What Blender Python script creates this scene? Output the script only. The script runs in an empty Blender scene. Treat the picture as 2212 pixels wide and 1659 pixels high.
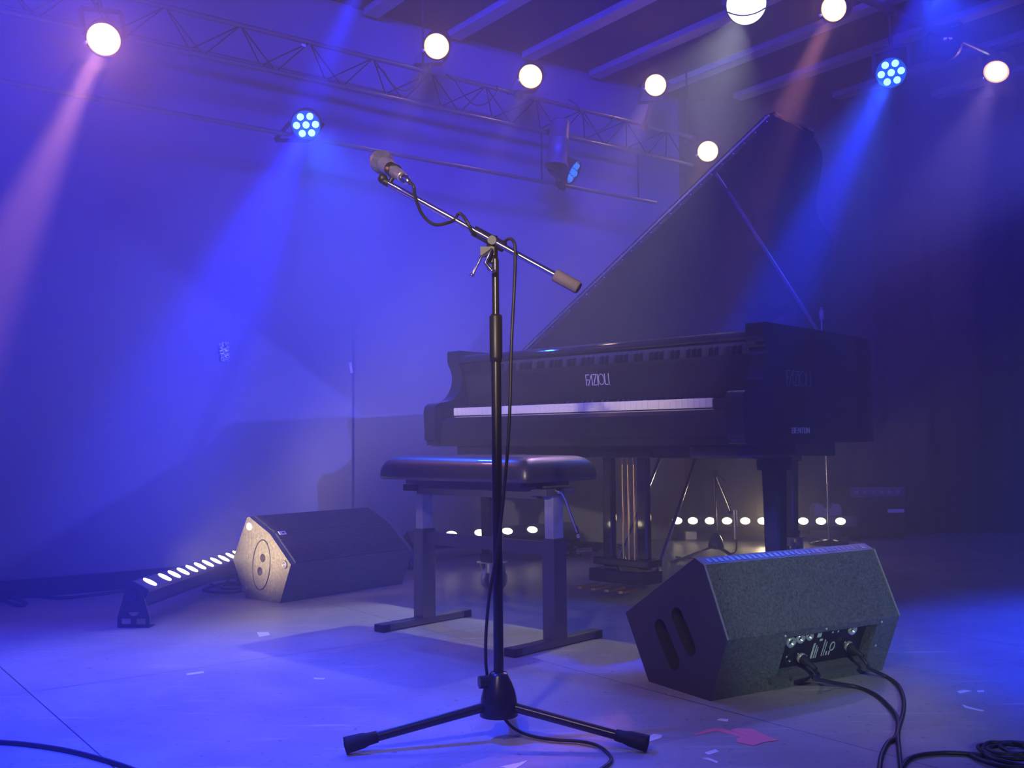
import bpy, math, random
from mathutils import Vector, Matrix

random.seed(7)
S = bpy.context.scene
COL = S.collection
PI = math.pi

# ------------------------------------------------------------------ camera
W_, H_, F_ = 2212.0, 1659.0, 2190.0
PITCH, ROLL, CAMZ = math.radians(3.149), math.radians(0.5), 0.62
_f = Vector((0, math.cos(PITCH), math.sin(PITCH)))
_r0 = Vector((1, 0, 0)); _u0 = Vector((0, -math.sin(PITCH), math.cos(PITCH)))
CR = _r0 * math.cos(ROLL) - _u0 * math.sin(ROLL)
CU = _r0 * math.sin(ROLL) + _u0 * math.cos(ROLL)
CAM = Vector((0, 0, CAMZ))
cd = bpy.data.cameras.new('camera'); cam = bpy.data.objects.new('camera', cd); COL.objects.link(cam)
cd.sensor_width = 36.0; cd.lens = 36.0 * F_ / W_; cd.clip_start = 0.05; cd.clip_end = 100
m = Matrix.Identity(4)
for i in range(3):
    m[i][0] = CR[i]; m[i][1] = CU[i]; m[i][2] = -_f[i]; m[i][3] = CAM[i]
cam.matrix_world = m
S.camera = cam


def ray(px, py):
    return _f + CR * ((px - W_ / 2) / F_) - CU * ((py - H_ / 2) / F_)


def P(px, py, d):
    """the point seen at a pixel of the photograph, d metres in front of the viewer"""
    v = ray(px, py); return CAM + v * (d / v.y)


def G(px, py, z=0.0):
    """the point of the floor (or of the level z) seen at a pixel"""
    v = ray(px, py); return CAM + v * ((z - CAM.z) / v.z)


# ------------------------------------------------------------------ view
S.view_settings.view_transform = 'Standard'
S.view_settings.look = 'None'
S.view_settings.gamma = 1.0
S.view_settings.exposure = 1.0
S.view_settings.use_curve_mapping = False
cy = S.cycles
cy.use_denoising = True
cy.max_bounces = 6; cy.diffuse_bounces = 2; cy.glossy_bounces = 3; cy.volume_bounces = 0
cy.transmission_bounces = 2; cy.transparent_max_bounces = 4
cy.caustics_reflective = False; cy.caustics_refractive = False
cy.sample_clamp_indirect = 4.0
cy.use_adaptive_sampling = True

# ------------------------------------------------------------------ world and haze
wd = bpy.data.worlds.new('world'); S.world = wd; wd.use_nodes = True
nt = wd.node_tree
bg = nt.nodes['Background']; bg.inputs[0].default_value = (0.10, 0.09, 0.55, 1); bg.inputs[1].default_value = 0.02
vs = nt.nodes.new('ShaderNodeVolumeScatter')
vs.inputs['Color'].default_value = (0.9, 0.9, 1.0, 1)
vs.inputs['Density'].default_value = 0.11
vs.inputs['Anisotropy'].default_value = 0.35
nt.links.new(vs.outputs[0], nt.nodes['World Output'].inputs['Volume'])

BLUE = (0.012, 0.045, 1.0)
DEEP = (0.004, 0.018, 1.0)
WARM = (1.0, 0.62, 0.30)
AMBER = (1.0, 0.45, 0.16)
PINK = (1.0, 0.35, 0.45)
WHITE = (0.85, 1.0, 0.85)


def spot(name, loc, target, energy, color, angle, blend=0.5, radius=0.05):
    l = bpy.data.lights.new(name, 'SPOT'); o = bpy.data.objects.new(name, l); COL.objects.link(o)
    l.energy = energy; l.color = color; l.spot_size = math.radians(angle); l.spot_blend = blend
    l.shadow_soft_size = radius
    o.location = loc
    o.rotation_euler = (Vector(target) - Vector(loc)).to_track_quat('-Z', 'Y').to_euler()
    return o


# unseen stage lamps above and before the view, with fills added among them
spot('stage_light_blue_left', (-1.3, 1.9, 2.75), (-1.25, 1.95, 0), 640, (0.004, 0.03, 1.0), 66, 0.6, 0.05)
spot('stage_light_blue_right', (1.95, 4.6, 2.7), (1.75, 2.3, 0), 110, BLUE, 54, 0.6, 0.05)
spot('stage_light_blue_overhead', (2.5, 2.3, 2.75), (2.5, 2.6, 0), 720, BLUE, 62, 0.6, 0.05)
spot('stage_light_front_right', (2.9, 0.8, 2.62), (-0.85, 4.9, 0.85), 1150, (0.08, 0.09, 1.0), 26, 0.9, 0.03)
spot('stage_light_side', (2.87, 3.67, 1.93), (-1.25, 4.65, 0.80), 430, (0.09, 0.10, 1.0), 30, 0.9, 0.03)
spot('wall_fill_light', (-1.2, 0.3, 2.6), (-1.1, 5.2, 1.95), 520, (0.012, 0.02, 1.0), 66, 1.0, 0.6)  # unseen soft lamp added to flood the left wall with blue
spot('wall_fill_light_middle', (0.1, 1.6, 2.7), (-0.15, 5.5, 2.0), 900, (0.01, 0.02, 1.0), 54, 1.0, 0.5)  # second added wash, lifts the blue of the middle wall
spot('haze_fill_light', (0.2, 1.0, 2.8), (0.6, 5.5, 2.35), 1400, (0.03, 0.02, 1.0), 62, 1.0, 0.5)  # added unseen lamp that fills the haze with blue
spot('haze_fill_light_right', (1.7, 1.3, 2.8), (1.75, 5.6, 1.9), 650, (0.04, 0.02, 1.0), 62, 1.0, 0.5)  # the same added haze fill for the right side
spot('stage_light_front_white', (1.15, -3.0, 1.75), (0.84, 2.6, 0.24), 480, (0.70, 0.98, 0.90), 9.5, 0.7, 0.06)
spot('keyboard_fill_light', (-1.0, -3.0, 1.9), (0.18, 3.9, 0.74), 1000, (1.0, 0.80, 0.76), 10, 0.7, 0.06)  # added unseen lamp that turns the keys a warm white
spot('stage_light_front_warm', (-0.8, -0.6, 2.8), (-0.1, 2.7, 0.6), 110, (1.0, 0.72, 0.66), 39, 0.8, 0.06)


# ------------------------------------------------------------------ materials
def mat(name, col, rough=0.5, metal=0.0, spec=0.5, coat=0.0, noise=None, bump=None, emit=None, es=0.0):
    """noise=(scale, amount) varies the colour, bump=(scale, strength) the surface"""
    M = bpy.data.materials.new(name); M.use_nodes = True
    t = M.node_tree; b = t.nodes['Principled BSDF']
    b.inputs['Base Color'].default_value = (*col, 1)
    b.inputs['Roughness'].default_value = rough
    b.inputs['Metallic'].default_value = metal
    b.inputs['Specular IOR Level'].default_value = spec
    b.inputs['Coat Weight'].default_value = coat
    b.inputs['Coat Roughness'].default_value = 0.04
    tc = t.nodes.new('ShaderNodeTexCoord')
    if noise:
        n = t.nodes.new('ShaderNodeTexNoise'); n.inputs['Scale'].default_value = noise[0]; n.inputs['Detail'].default_value = 5
        r = t.nodes.new('ShaderNodeMapRange')
        r.inputs['From Min'].default_value = 0.3; r.inputs['From Max'].default_value = 0.7
        r.inputs['To Min'].default_value = 1 - noise[1]; r.inputs['To Max'].default_value = 1 + noise[1]
        x = t.nodes.new('ShaderNodeVectorMath'); x.operation = 'SCALE'; x.inputs[0].default_value = col
        t.links.new(tc.outputs['Object'], n.inputs['Vector']); t.links.new(n.outputs['Fac'], r.inputs['Value'])
        t.links.new(r.outputs[0], x.inputs['Scale']); t.links.new(x.outputs[0], b.inputs['Base Color'])
    if bump:
        n2 = t.nodes.new('ShaderNodeTexNoise'); n2.inputs['Scale'].default_value = bump[0]; n2.inputs['Detail'].default_value = 3
        bp = t.nodes.new('ShaderNodeBump'); bp.inputs['Strength'].default_value = bump[1]; bp.inputs['Distance'].default_value = 0.004
        t.links.new(tc.outputs['Object'], n2.inputs['Vector']); t.links.new(n2.outputs['Fac'], bp.inputs['Height'])
        t.links.new(bp.outputs[0], b.inputs['Normal'])
    if emit:
        b.inputs['Emission Color'].default_value = (*emit, 1); b.inputs['Emission Strength'].default_value = es
        M.cycles.emission_sampling = 'NONE'
    return M


def floor_material():
    M = bpy.data.materials.new('worn_stage_floor'); M.use_nodes = True
    t = M.node_tree; b = t.nodes['Principled BSDF']; N = t.nodes.new; L = t.links.new
    tc = N('ShaderNodeTexCoord')
    n1 = N('ShaderNodeTexNoise'); n1.inputs['Scale'].default_value = 3.0; n1.inputs['Detail'].default_value = 8; n1.inputs['Roughness'].default_value = 0.65
    L(tc.outputs['Object'], n1.inputs['Vector'])
    ramp = N('ShaderNodeValToRGB')
    ramp.color_ramp.elements[0].position = 0.3; ramp.color_ramp.elements[0].color = (0.34, 0.325, 0.33, 1)
    ramp.color_ramp.elements[1].position = 0.72; ramp.color_ramp.elements[1].color = (0.52, 0.50, 0.49, 1)
    L(n1.outputs['Fac'], ramp.inputs[0])
    # scuffs, stretched along the boards
    mp = N('ShaderNodeMapping'); mp.inputs['Scale'].default_value = (1.2, 14.0, 1.0); mp.inputs['Rotation'].default_value = (0, 0, 0.15)
    n2 = N('ShaderNodeTexNoise'); n2.inputs['Scale'].default_value = 3.0; n2.inputs['Detail'].default_value = 6
    L(tc.outputs['Object'], mp.inputs[0]); L(mp.outputs[0], n2.inputs['Vector'])
    r2 = N('ShaderNodeMapRange'); r2.inputs['From Min'].default_value = 0.60; r2.inputs['From Max'].default_value = 0.78
    L(n2.outputs['Fac'], r2.inputs['Value'])
    mx = N('ShaderNodeMix'); mx.data_type = 'RGBA'
    L(r2.outputs[0], mx.inputs['Factor']); L(ramp.outputs[0], mx.inputs['A']); mx.inputs['B'].default_value = (0.68, 0.68, 0.66, 1)
    # specks of dirt and chips
    n3 = N('ShaderNodeTexNoise'); n3.inputs['Scale'].default_value = 60.0; n3.inputs['Detail'].default_value = 4
    L(tc.outputs['Object'], n3.inputs['Vector'])
    r3 = N('ShaderNodeMapRange'); r3.inputs['From Min'].default_value = 0.62; r3.inputs['From Max'].default_value = 0.75
    L(n3.outputs['Fac'], r3.inputs['Value'])
    mx2 = N('ShaderNodeMix'); mx2.data_type = 'RGBA'
    L(r3.outputs[0], mx2.inputs['Factor']); L(mx.outputs['Result'], mx2.inputs['A']); mx2.inputs['B'].default_value = (0.12, 0.11, 0.11, 1)
    # joints between the stage panels, square to the left wall
    last = mx2.outputs['Result']
    for axis, off, step in (((0.8, 0.6, 0), 0.572, 1.22), ((-0.6, 0.8, 0), 0.35, 2.44)):
        dp = N('ShaderNodeVectorMath'); dp.operation = 'DOT_PRODUCT'; dp.inputs[1].default_value = axis; L(tc.outputs['Object'], dp.inputs[0])
        m1 = N('ShaderNodeMath'); m1.operation = 'SUBTRACT'; L(dp.outputs['Value'], m1.inputs[0]); m1.inputs[1].default_value = off
        m2 = N('ShaderNodeMath'); m2.operation = 'PINGPONG'; L(m1.outputs[0], m2.inputs[0]); m2.inputs[1].default_value = step / 2
        m3 = N('ShaderNodeMath'); m3.operation = 'LESS_THAN'; L(m2.outputs[0], m3.inputs[0]); m3.inputs[1].default_value = 0.0016
        mj = N('ShaderNodeMix'); mj.data_type = 'RGBA'; L(m3.outputs[0], mj.inputs['Factor']); L(last, mj.inputs['A']); mj.inputs['B'].default_value = (0.06, 0.055, 0.05, 1)
        last = mj.outputs['Result']
    L(last, b.inputs['Base Color'])
    b.inputs['Roughness'].default_value = 0.42
    b.inputs['Specular IOR Level'].default_value = 0.3
    bp = N('ShaderNodeBump'); bp.inputs['Strength'].default_value = 0.25; bp.inputs['Distance'].default_value = 0.004
    L(n1.outputs['Fac'], bp.inputs['Height']); L(bp.outputs[0], b.inputs['Normal'])
    return M


def lens_material(name, inner, outer, s_in, s_out, r):
    """lamp glass, hottest in its middle; the disc lies in its own xy plane"""
    M = bpy.data.materials.new(name); M.use_nodes = True
    t = M.node_tree; N = t.nodes.new; L = t.links.new
    t.nodes.remove(t.nodes['Principled BSDF'])
    tc = N('ShaderNodeTexCoord'); ln = N('ShaderNodeVectorMath'); ln.operation = 'LENGTH'
    L(tc.outputs['Object'], ln.inputs[0])
    rg = N('ShaderNodeMapRange'); rg.inputs['From Min'].default_value = r * 0.6; rg.inputs['From Max'].default_value = r
    L(ln.outputs['Value'], rg.inputs['Value'])
    mx = N('ShaderNodeMix'); mx.data_type = 'RGBA'
    mx.inputs['A'].default_value = (*[c * s_in for c in inner], 1); mx.inputs['B'].default_value = (*[c * s_out for c in outer], 1)
    L(rg.outputs[0], mx.inputs['Factor'])
    e = N('ShaderNodeEmission'); L(mx.outputs['Result'], e.inputs[0]); e.inputs[1].default_value = 1.0
    L(e.outputs[0], t.nodes['Material Output'].inputs[0])
    M.cycles.emission_sampling = 'NONE'
    return M


FLOOR = floor_material()
CLOTH = mat('grey_wall_cloth', (0.30, 0.30, 0.33), 0.9, noise=(1.4, 0.10), bump=(6, 0.15))
BLACKCLOTH = mat('black_drape', (0.035, 0.033, 0.04), 0.95, noise=(3, 0.2))
CEIL = mat('dark_ceiling', (0.03, 0.03, 0.035), 0.9, noise=(2, 0.2))
JOIST = mat('pale_joist_paint', (0.60, 0.58, 0.60), 0.8, noise=(5, 0.1))
LACQ = mat('black_piano_lacquer', (0.012, 0.012, 0.016), 0.06, coat=1.0, spec=0.6)
SATIN = mat('satin_black_wood', (0.016, 0.016, 0.02), 0.35, spec=0.45)
IVORY = mat('white_key_plastic', (0.95, 0.90, 0.72), 0.25, noise=(30, 0.03))
EBONY = mat('black_key', (0.01, 0.01, 0.012), 0.2)
BRASS = mat('polished_brass', (0.95, 0.62, 0.28), 0.32, metal=1.0)
LOGO = mat('logo_inlay', (0.80, 0.72, 0.75), 0.3, metal=0.2)
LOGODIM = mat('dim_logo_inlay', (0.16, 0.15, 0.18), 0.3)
PLATE = mat('bronze_frame', (0.45, 0.30, 0.12), 0.35, metal=0.8)
LEATHER = mat('black_leather', (0.03, 0.03, 0.04), 0.38, spec=0.9, coat=0.4, bump=(40, 0.12))
STEELP = mat('grey_painted_steel', (0.16, 0.155, 0.17), 0.38, metal=0.35, noise=(20, 0.08))
CHROME = mat('chrome', (0.82, 0.82, 0.84), 0.12, metal=1.0)
STEEL = mat('bright_steel', (0.72, 0.74, 0.74), 0.28, metal=0.5, noise=(30, 0.15))
BLACKM = mat('black_coated_tube', (0.018, 0.018, 0.022), 0.28, spec=0.6)
NICKEL = mat('nickel_tube', (0.62, 0.58, 0.60), 0.16, metal=1.0)
RUBBER = mat('black_rubber', (0.02, 0.02, 0.022), 0.6, spec=0.3)
GRIP = mat('counterweight_rubber', (0.19, 0.15, 0.17), 0.7, bump=(300, 0.4))
CABLE = mat('black_cable', (0.022, 0.022, 0.028), 0.45)
GRILLE = mat('black_grille', (0.06, 0.06, 0.07), 0.45, metal=0.2, bump=(220, 0.5))
CABINET = mat('textured_black_cabinet', (0.11, 0.12, 0.125), 0.55, bump=(240, 0.5), noise=(160, 0.5))
CABINETL = mat('worn_lit_cabinet_paint', (0.15, 0.135, 0.115), 0.42, bump=(120, 0.6), noise=(90, 0.35))  # bronze of the bar light is put into this end panel colour
BLACKP = mat('black_plastic', (0.015, 0.015, 0.018), 0.4)
PANEL = mat('connector_panel', (0.012, 0.012, 0.014), 0.35)
PRINT = mat('white_print', (0.75, 0.80, 0.80), 0.6)
WTAPE = mat('white_tape', (0.95, 0.95, 0.92), 0.7, noise=(40, 0.15))
RTAPE = mat('red_tape', (1.0, 0.26, 0.32), 0.6, noise=(30, 0.1))
ALU = mat('truss_aluminium', (0.30, 0.30, 0.32), 0.35, metal=0.7)
FIXT = mat('black_lamp_housing', (0.03, 0.03, 0.035), 0.45, spec=0.4)
FIXG = mat('grey_lamp_housing', (0.20, 0.19, 0.21), 0.5, metal=0.3)
GLASS = mat('dark_lens', (0.05, 0.05, 0.07), 0.08, spec=0.9, coat=1.0)
FOIL = mat('silver_tape', (0.85, 0.88, 0.92), 0.35, metal=0.4, noise=(60, 0.3), bump=(50, 1.0))
GREY = mat('grey_plastic', (0.45, 0.44, 0.48), 0.5)
ROADCASE = mat('black_case_laminate', (0.02, 0.02, 0.026), 0.5)
WARMLENS = lens_material('lit_warm_lamp', (1.0, 0.90, 0.66), (1.0, 0.46, 0.09), 3.0, 1.0, 0.062)
WHITELENS = lens_material('lit_white_lamp', (1.0, 1.0, 0.92), (0.78, 0.95, 0.58), 3.0, 0.55, 0.088)
BARLENS = lens_material('lit_bar_lens', (1.0, 0.86, 0.52), (1.0, 0.62, 0.22), 6.0, 1.0, 0.03)
LEDLENS = mat('lit_blue_led', (0.2, 0.4, 1.0), 0.3, emit=(0.30, 0.75, 1.0), es=1.6)
LEDDIM = mat('blue_led_glow', (0.02, 0.05, 0.25), 0.3, emit=(0.0, 0.16, 0.8), es=0.35)
LEDSIDE = mat('lit_azure_led', (0.1, 0.4, 1.0), 0.3, emit=(0.03, 0.30, 1.0), es=0.4)


# ------------------------------------------------------------------ mesh helper
def cat(pts, n=8, closed=False):
    """smooth curve through points"""
    pts = [Vector(p) for p in pts]
    out = []
    N = len(pts)
    segs = N if closed else N - 1
    for i in range(segs):
        if closed:
            p0, p1, p2, p3 = pts[(i - 1) % N], pts[i], pts[(i + 1) % N], pts[(i + 2) % N]
        else:
            p0, p1, p2, p3 = pts[max(i - 1, 0)], pts[i], pts[i + 1], pts[min(i + 2, N - 1)]
        for k in range(n):
            t = k / n; t2 = t * t; t3 = t2 * t
            out.append(0.5 * ((2 * p1) + (p2 - p0) * t + (2 * p0 - 5 * p1 + 4 * p2 - p3) * t2 + (3 * p1 - p0 - 3 * p2 + p3) * t3))
    if not closed: out.append(pts[-1])
    return out


def frame(d):
    d = Vector(d).normalized()
    a = Vector((0, 0, 1)) if abs(d.z) < 0.9 else Vector((1, 0, 0))
    x = a.cross(d).normalized(); y = d.cross(x)
    return x, y, d


class MB:
    def __init__(self, M=None):
        self.v = []; self.f = []; self.s = []; self.M = M

    def add(self, vs, fs, smooth=False, M=None):
        b = len(self.v)
        for v in vs:
            v = Vector(v)
            if M is not None: v = M @ v
            if self.M is not None: v = self.M @ v
            self.v.append(v)
        for f in fs:
            self.f.append([b + i for i in f]); self.s.append(smooth)
        return self

    def box(self, c, s, M=None):
        x, y, z = s[0] / 2, s[1] / 2, s[2] / 2
        vs = [Vector(c) + Vector((i * x, j * y, k * z)) for k in (-1, 1) for j in (-1, 1) for i in (-1, 1)]
        return self.add(vs, [(0, 2, 3, 1), (4, 5, 7, 6), (0, 1, 5, 4), (2, 6, 7, 3), (0, 4, 6, 2), (1, 3, 7, 5)], M=M)

    def bar(self, a, b, w, h, up=(0, 0, 1)):
        """rectangular bar from a to b"""
        a = Vector(a); b = Vector(b); d = (b - a).normalized(); up = Vector(up)
        x = d.cross(up).normalized(); y = x.cross(d)
        vs = []
        for p in (a, b):
            for i, j in ((-1, -1), (1, -1), (1, 1), (-1, 1)): vs.append(p + x * i * w / 2 + y * j * h / 2)
        return self.add(vs, [(0, 1, 2, 3), (7, 6, 5, 4), (0, 4, 5, 1), (1, 5, 6, 2), (2, 6, 7, 3), (3, 7, 4, 0)])

    def tube(self, pts, r, n=12, closed=False, cap=True):
        pts = [Vector(p) for p in pts]
        R = r if isinstance(r, (list, tuple)) else [r] * len(pts)
        vs = []; K = len(pts)
        x = None
        for i, p in enumerate(pts):
            if closed: d = pts[(i + 1) % K] - pts[i - 1]
            else: d = pts[min(i + 1, K - 1)] - pts[max(i - 1, 0)]
            d.normalize()
            if x is None: x = frame(d)[0]
            x = (x - d * x.dot(d)).normalized(); y = d.cross(x)
            for k in range(n):
                a = 2 * PI * k / n
                vs.append(p + (x * math.cos(a) + y * math.sin(a)) * R[i])
        fs = []
        for i in range(K if closed else K - 1):
            j = (i + 1) % K
            for k in range(n):
                q = (k + 1) % n
                fs.append((i * n + k, i * n + q, j * n + q, j * n + k))
        self.add(vs, fs, True)
        if cap and not closed:
            self.add(vs[:n], [tuple(reversed(range(n)))]); self.add(vs[-n:], [tuple(range(n))])
        return self

    def cyl(self, a, b, r, n=20, r2=None):
        return self.tube([a, b], [r, r if r2 is None else r2], n)

    def lathe(self, prof, n=32, M=None, c=(0, 0, 0), ax=(0, 0, 1)):
        """prof = [(radius, height)] about an axis; sharp corners by repeating a point"""
        x, y, z = frame(ax); c = Vector(c)
        vs = []
        for r, h in prof:
            for k in range(n):
                a = 2 * PI * k / n
                vs.append(c + (x * math.cos(a) + y * math.sin(a)) * max(r, 1e-5) + z * h)
        fs = []
        for i in range(len(prof) - 1):
            if prof[i] == prof[i + 1]: continue
            for k in range(n):
                q = (k + 1) % n
                fs.append((i * n + k, i * n + q, (i + 1) * n + q, (i + 1) * n + k))
        return self.add(vs, fs, True, M=M)

    def prism(self, poly, a, b, axis='x', smooth=False):
        """poly 2-D outline extruded along an axis: x -> (y, z), y -> (x, z), z -> (x, y)"""
        def pt(p, t):
            return (t, p[0], p[1]) if axis == 'x' else ((p[0], t, p[1]) if axis == 'y' else (p[0], p[1], t))
        n = len(poly)
        lo = [pt(p, a) for p in poly]; hi = [pt(p, b) for p in poly]
        self.add(lo, [tuple(range(n))]); self.add(hi, [tuple(reversed(range(n)))])
        self.add(lo + hi, [(i, i + n, (i + 1) % n + n, (i + 1) % n) for i in range(n)], smooth)
        return self

    def ball(self, c, r, n=20, sc=(1, 1, 1)):
        vs = []; k = n // 2
        for i in range(k + 1):
            t = PI * i / k
            for j in range(n):
                a = 2 * PI * j / n
                vs.append(Vector(c) + Vector((r * max(math.sin(t), 1e-4) * math.cos(a) * sc[0], r * max(math.sin(t), 1e-4) * math.sin(a) * sc[1], -r * math.cos(t) * sc[2])))
        fs = [(i * n + j, i * n + (j + 1) % n, (i + 1) * n + (j + 1) % n, (i + 1) * n + j) for i in range(k) for j in range(n)]
        return self.add(vs, fs, True)

    def build(self, name, material, parent=None, world=False, bevel=0.0, origin=None, kind=None):
        """links the mesh; world=True: the points are in world space and are brought into the parent's frame"""
        vs = self.v
        o = bpy.data.objects.new(name, None)
        me = bpy.data.meshes.new(name)
        off = Matrix.Identity(4)
        if parent is not None and world:
            inv = ROOTM[parent.name].inverted()
            vs = [inv @ v for v in vs]
        if origin is not None:
            org = Vector(origin)
            if parent is not None and world: org = ROOTM[parent.name].inverted() @ org
            vs = [v - org for v in vs]
        me.from_pydata([tuple(v) for v in vs], [], self.f)
        me.polygons.foreach_set('use_smooth', self.s)
        me.validate(); me.update()
        bpy.data.objects.remove(o)
        o = bpy.data.objects.new(name, me); COL.objects.link(o)
        me.materials.append(material)
        if parent is not None: o.parent = parent
        if origin is not None: o.location = org
        base = ROOTM[parent.name] if parent is not None else Matrix.Identity(4)
        ROOTM[o.name] = base @ Matrix.Translation(o.location)
        if bevel:
            bv = o.modifiers.new('bevel', 'BEVEL'); bv.width = bevel; bv.segments = 2; bv.limit_method = 'ANGLE'; bv.angle_limit = 0.6
            bv.harden_normals = False
        if kind: o['kind'] = kind
        return o


ROOTM = {}


def thing(name, label, category, loc=(0, 0, 0), rotz=0.0, group=None):
    o = bpy.data.objects.new(name, None); COL.objects.link(o)
    o.empty_display_size = 0.1
    o.location = loc; o.rotation_euler = (0, 0, rotz)
    ROOTM[o.name] = Matrix.Translation(Vector(loc)) @ Matrix.Rotation(rotz, 4, 'Z')
    o['label'] = label; o['category'] = category
    if group: o['group'] = group
    return o


def tag(o, label, category, group=None, kind=None):
    o['label'] = label; o['category'] = category
    if group: o['group'] = group
    if kind: o['kind'] = kind
    return o


# ------------------------------------------------------------------ the room
# left wall runs to the right and away; T is its direction, NRM points into the stage
T = Vector((0.8, 0.6, 0)); NRM = Vector((0.6, -0.8, 0))


def wall_d(x): return 4.1 + 0.75 * (x + 2.05)


fl = MB().box((0.5, 2.6, -0.05), (13, 12, 0.1)).build('floor', FLOOR, kind='structure')

mw = MB()
seamx = P(752, 700, 4.95).x
a0 = Vector((-5.2, wall_d(-5.2), 0)); a1 = Vector((seamx, wall_d(seamx), 0)); a2 = Vector((1.10, wall_d(1.10), 0))


def wallslab(mb, p, q, off, z0, z1, th=0.04):
    n = NRM * off
    vs = [p + n, q + n, q + n - NRM * th, p + n - NRM * th]
    vv = [Vector((v.x, v.y, z0)) for v in vs] + [Vector((v.x, v.y, z1)) for v in vs]
    mb.add(vv, [(3, 2, 1, 0), (4, 5, 6, 7), (0, 1, 5, 4), (1, 2, 6, 5), (2, 3, 7, 6), (3, 0, 4, 7)])


wallslab(mw, a0, a1, 0.012, 0, 3.0)
wallslab(mw, a1, a2, -0.004, 0, 3.0)
mw.build('wall_left', CLOTH, kind='structure')
# black drape behind on the right, hanging in folds
mb = MB(); n = 260; vs = []
for i in range(n + 1):
    x = 1.06 + (6.4 - 1.06) * i / n
    y = 6.50 + 0.035 * math.sin(x * 21) + 0.02 * math.sin(x * 37 + 1)
    vs += [(x, y, 0.0), (x, y, 3.0)]
mb.add(vs, [(2 * i, 2 * i + 2, 2 * i + 3, 2 * i + 1) for i in range(n)], True)
mb.build('wall_back', BLACKCLOTH, kind='structure')
MB().box((0.5, 2.6, 2.872), (13, 12, 0.1)).build('ceiling', CEIL, kind='structure')
B = Vector((-0.6, 0.8, 0))
k = 0
for i in range(-5, 11):
    xw = 0.088 + 0.405 * i
    p = Vector((xw, wall_d(xw), 2.805)) - B * 0.03
    if xw > 1.08: p = p - B * ((p.y - 6.4) / B.y)
    q = p - B * 6.5
    k += 1
    MB().bar(p, q, 0.085, 0.035).build('trim_%d' % k, JOIST, kind='structure')
mb = MB(); wallslab(mb, a0, a1, 0.035, 0, 0.075, 0.022); mb.build('baseboard_left', BLACKP, kind='structure')

# ------------------------------------------------------------------ lighting rig
TR0 = 3.5 + 0.75 * 2.05   # the truss line: d = TR0 + 0.75 x


def rig(px, py, off=TR0):
    """point at a pixel in the upright plane of a pipe"""
    v = ray(px, py); t = off / (v.y - 0.75 * v.x); return CAM + v * t


def pipe_at(x, off, z): return Vector((x, off + 0.75 * x, z))


TO = 0.10     # the rig hangs this far behind the plane of the lamp fronts
TCH = [(2.42, TO), (2.25, TO), (2.33, TO + 0.17)]
truss = thing('lighting_truss', 'aluminium lighting truss with zigzag webbing hung below the ceiling joists', 'truss', pipe_at(-0.2, TR0, 2.3))
for z, o in TCH:
    MB().cyl(pipe_at(-3.1, TR0, z) - NRM * o, pipe_at(1.15, TR0, z) - NRM * o, 0.011, 12).build('chord', ALU, truss, world=True)
mb = MB(); x = -3.05; flip = 0
while x < 1.05:
    A = pipe_at(x, TR0, 2.42) - NRM * TO; Bp = pipe_at(x, TR0, 2.25) - NRM * TO; C = pipe_at(x, TR0, 2.33) - NRM * (TO + 0.17)
    A2 = pipe_at(x + 0.13, TR0, 2.42) - NRM * TO; B2 = pipe_at(x + 0.13, TR0, 2.25) - NRM * TO; C2 = pipe_at(x + 0.13, TR0, 2.33) - NRM * (TO + 0.17)
    if flip: mb.cyl(A, B2, 0.0032, 6); mb.cyl(A, C2, 0.0032, 6)
    else: mb.cyl(Bp, A2, 0.0032, 6); mb.cyl(C, A2, 0.0032, 6); mb.cyl(C, B2, 0.0032, 6)
    flip = 1 - flip; x += 0.13
mb.build('webbing', FIXT, truss, world=True)
for x in (-2.4, -0.36, 1.12):
    MB().cyl(pipe_at(x, TR0, 2.42) - NRM * TO, pipe_at(x, TR0, 2.80) - NRM * TO, 0.005, 8).build('hanger', FIXT, truss, world=True)
lb = MB().bar(rig(670, 83) - NRM * (TO - 0.013), rig(679, 86) - NRM * (TO - 0.013), 0.004, 0.012)
lb.build('label_sticker', WTAPE, truss, world=True)

lowpipe = thing('lighting_pipe', 'lower steel pipe hung beneath the truss, carrying blue lamps', 'pipe', pipe_at(-0.2, TR0, 1.95))
MB().cyl(pipe_at(-3.1, TR0, 1.98) - NRM * TO, pipe_at(0.9, TR0, 1.98) - NRM * TO, 0.010, 12).build('tube', ALU, lowpipe, world=True)
for x in (-2.0, 0.235, 0.80):
    MB().cyl(pipe_at(x, TR0, 1.98) - NRM * (TO + 0.012), pipe_at(x, TR0, 2.25) - NRM * (TO + 0.012), 0.004, 8).build('hanger', FIXT, lowpipe, world=True)
TR2 = 4.30 - 0.75 * 0.99
pipe2 = thing('lighting_pipe', 'steel pipe close under the ceiling joists at upper right', 'pipe', pipe_at(1.5, TR2, 2.77))
MB().cyl(pipe_at(0.2, TR2, 2.765), pipe_at(2.7, TR2, 2.765), 0.018, 12).build('tube', ALU, pipe2, world=True)
for x in (0.5, 1.3, 2.5):
    MB().box(pipe_at(x, TR2, 2.87), (0.03, 0.03, 0.2)).build('bracket', ALU, pipe2, world=True)


def aimed(c, d):
    x, y, z = frame(d)
    M = Matrix.Identity(4)
    for i in range(3): M[i][0] = x[i]; M[i][1] = y[i]; M[i][2] = z[i]; M[i][3] = c[i]
    return M


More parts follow.
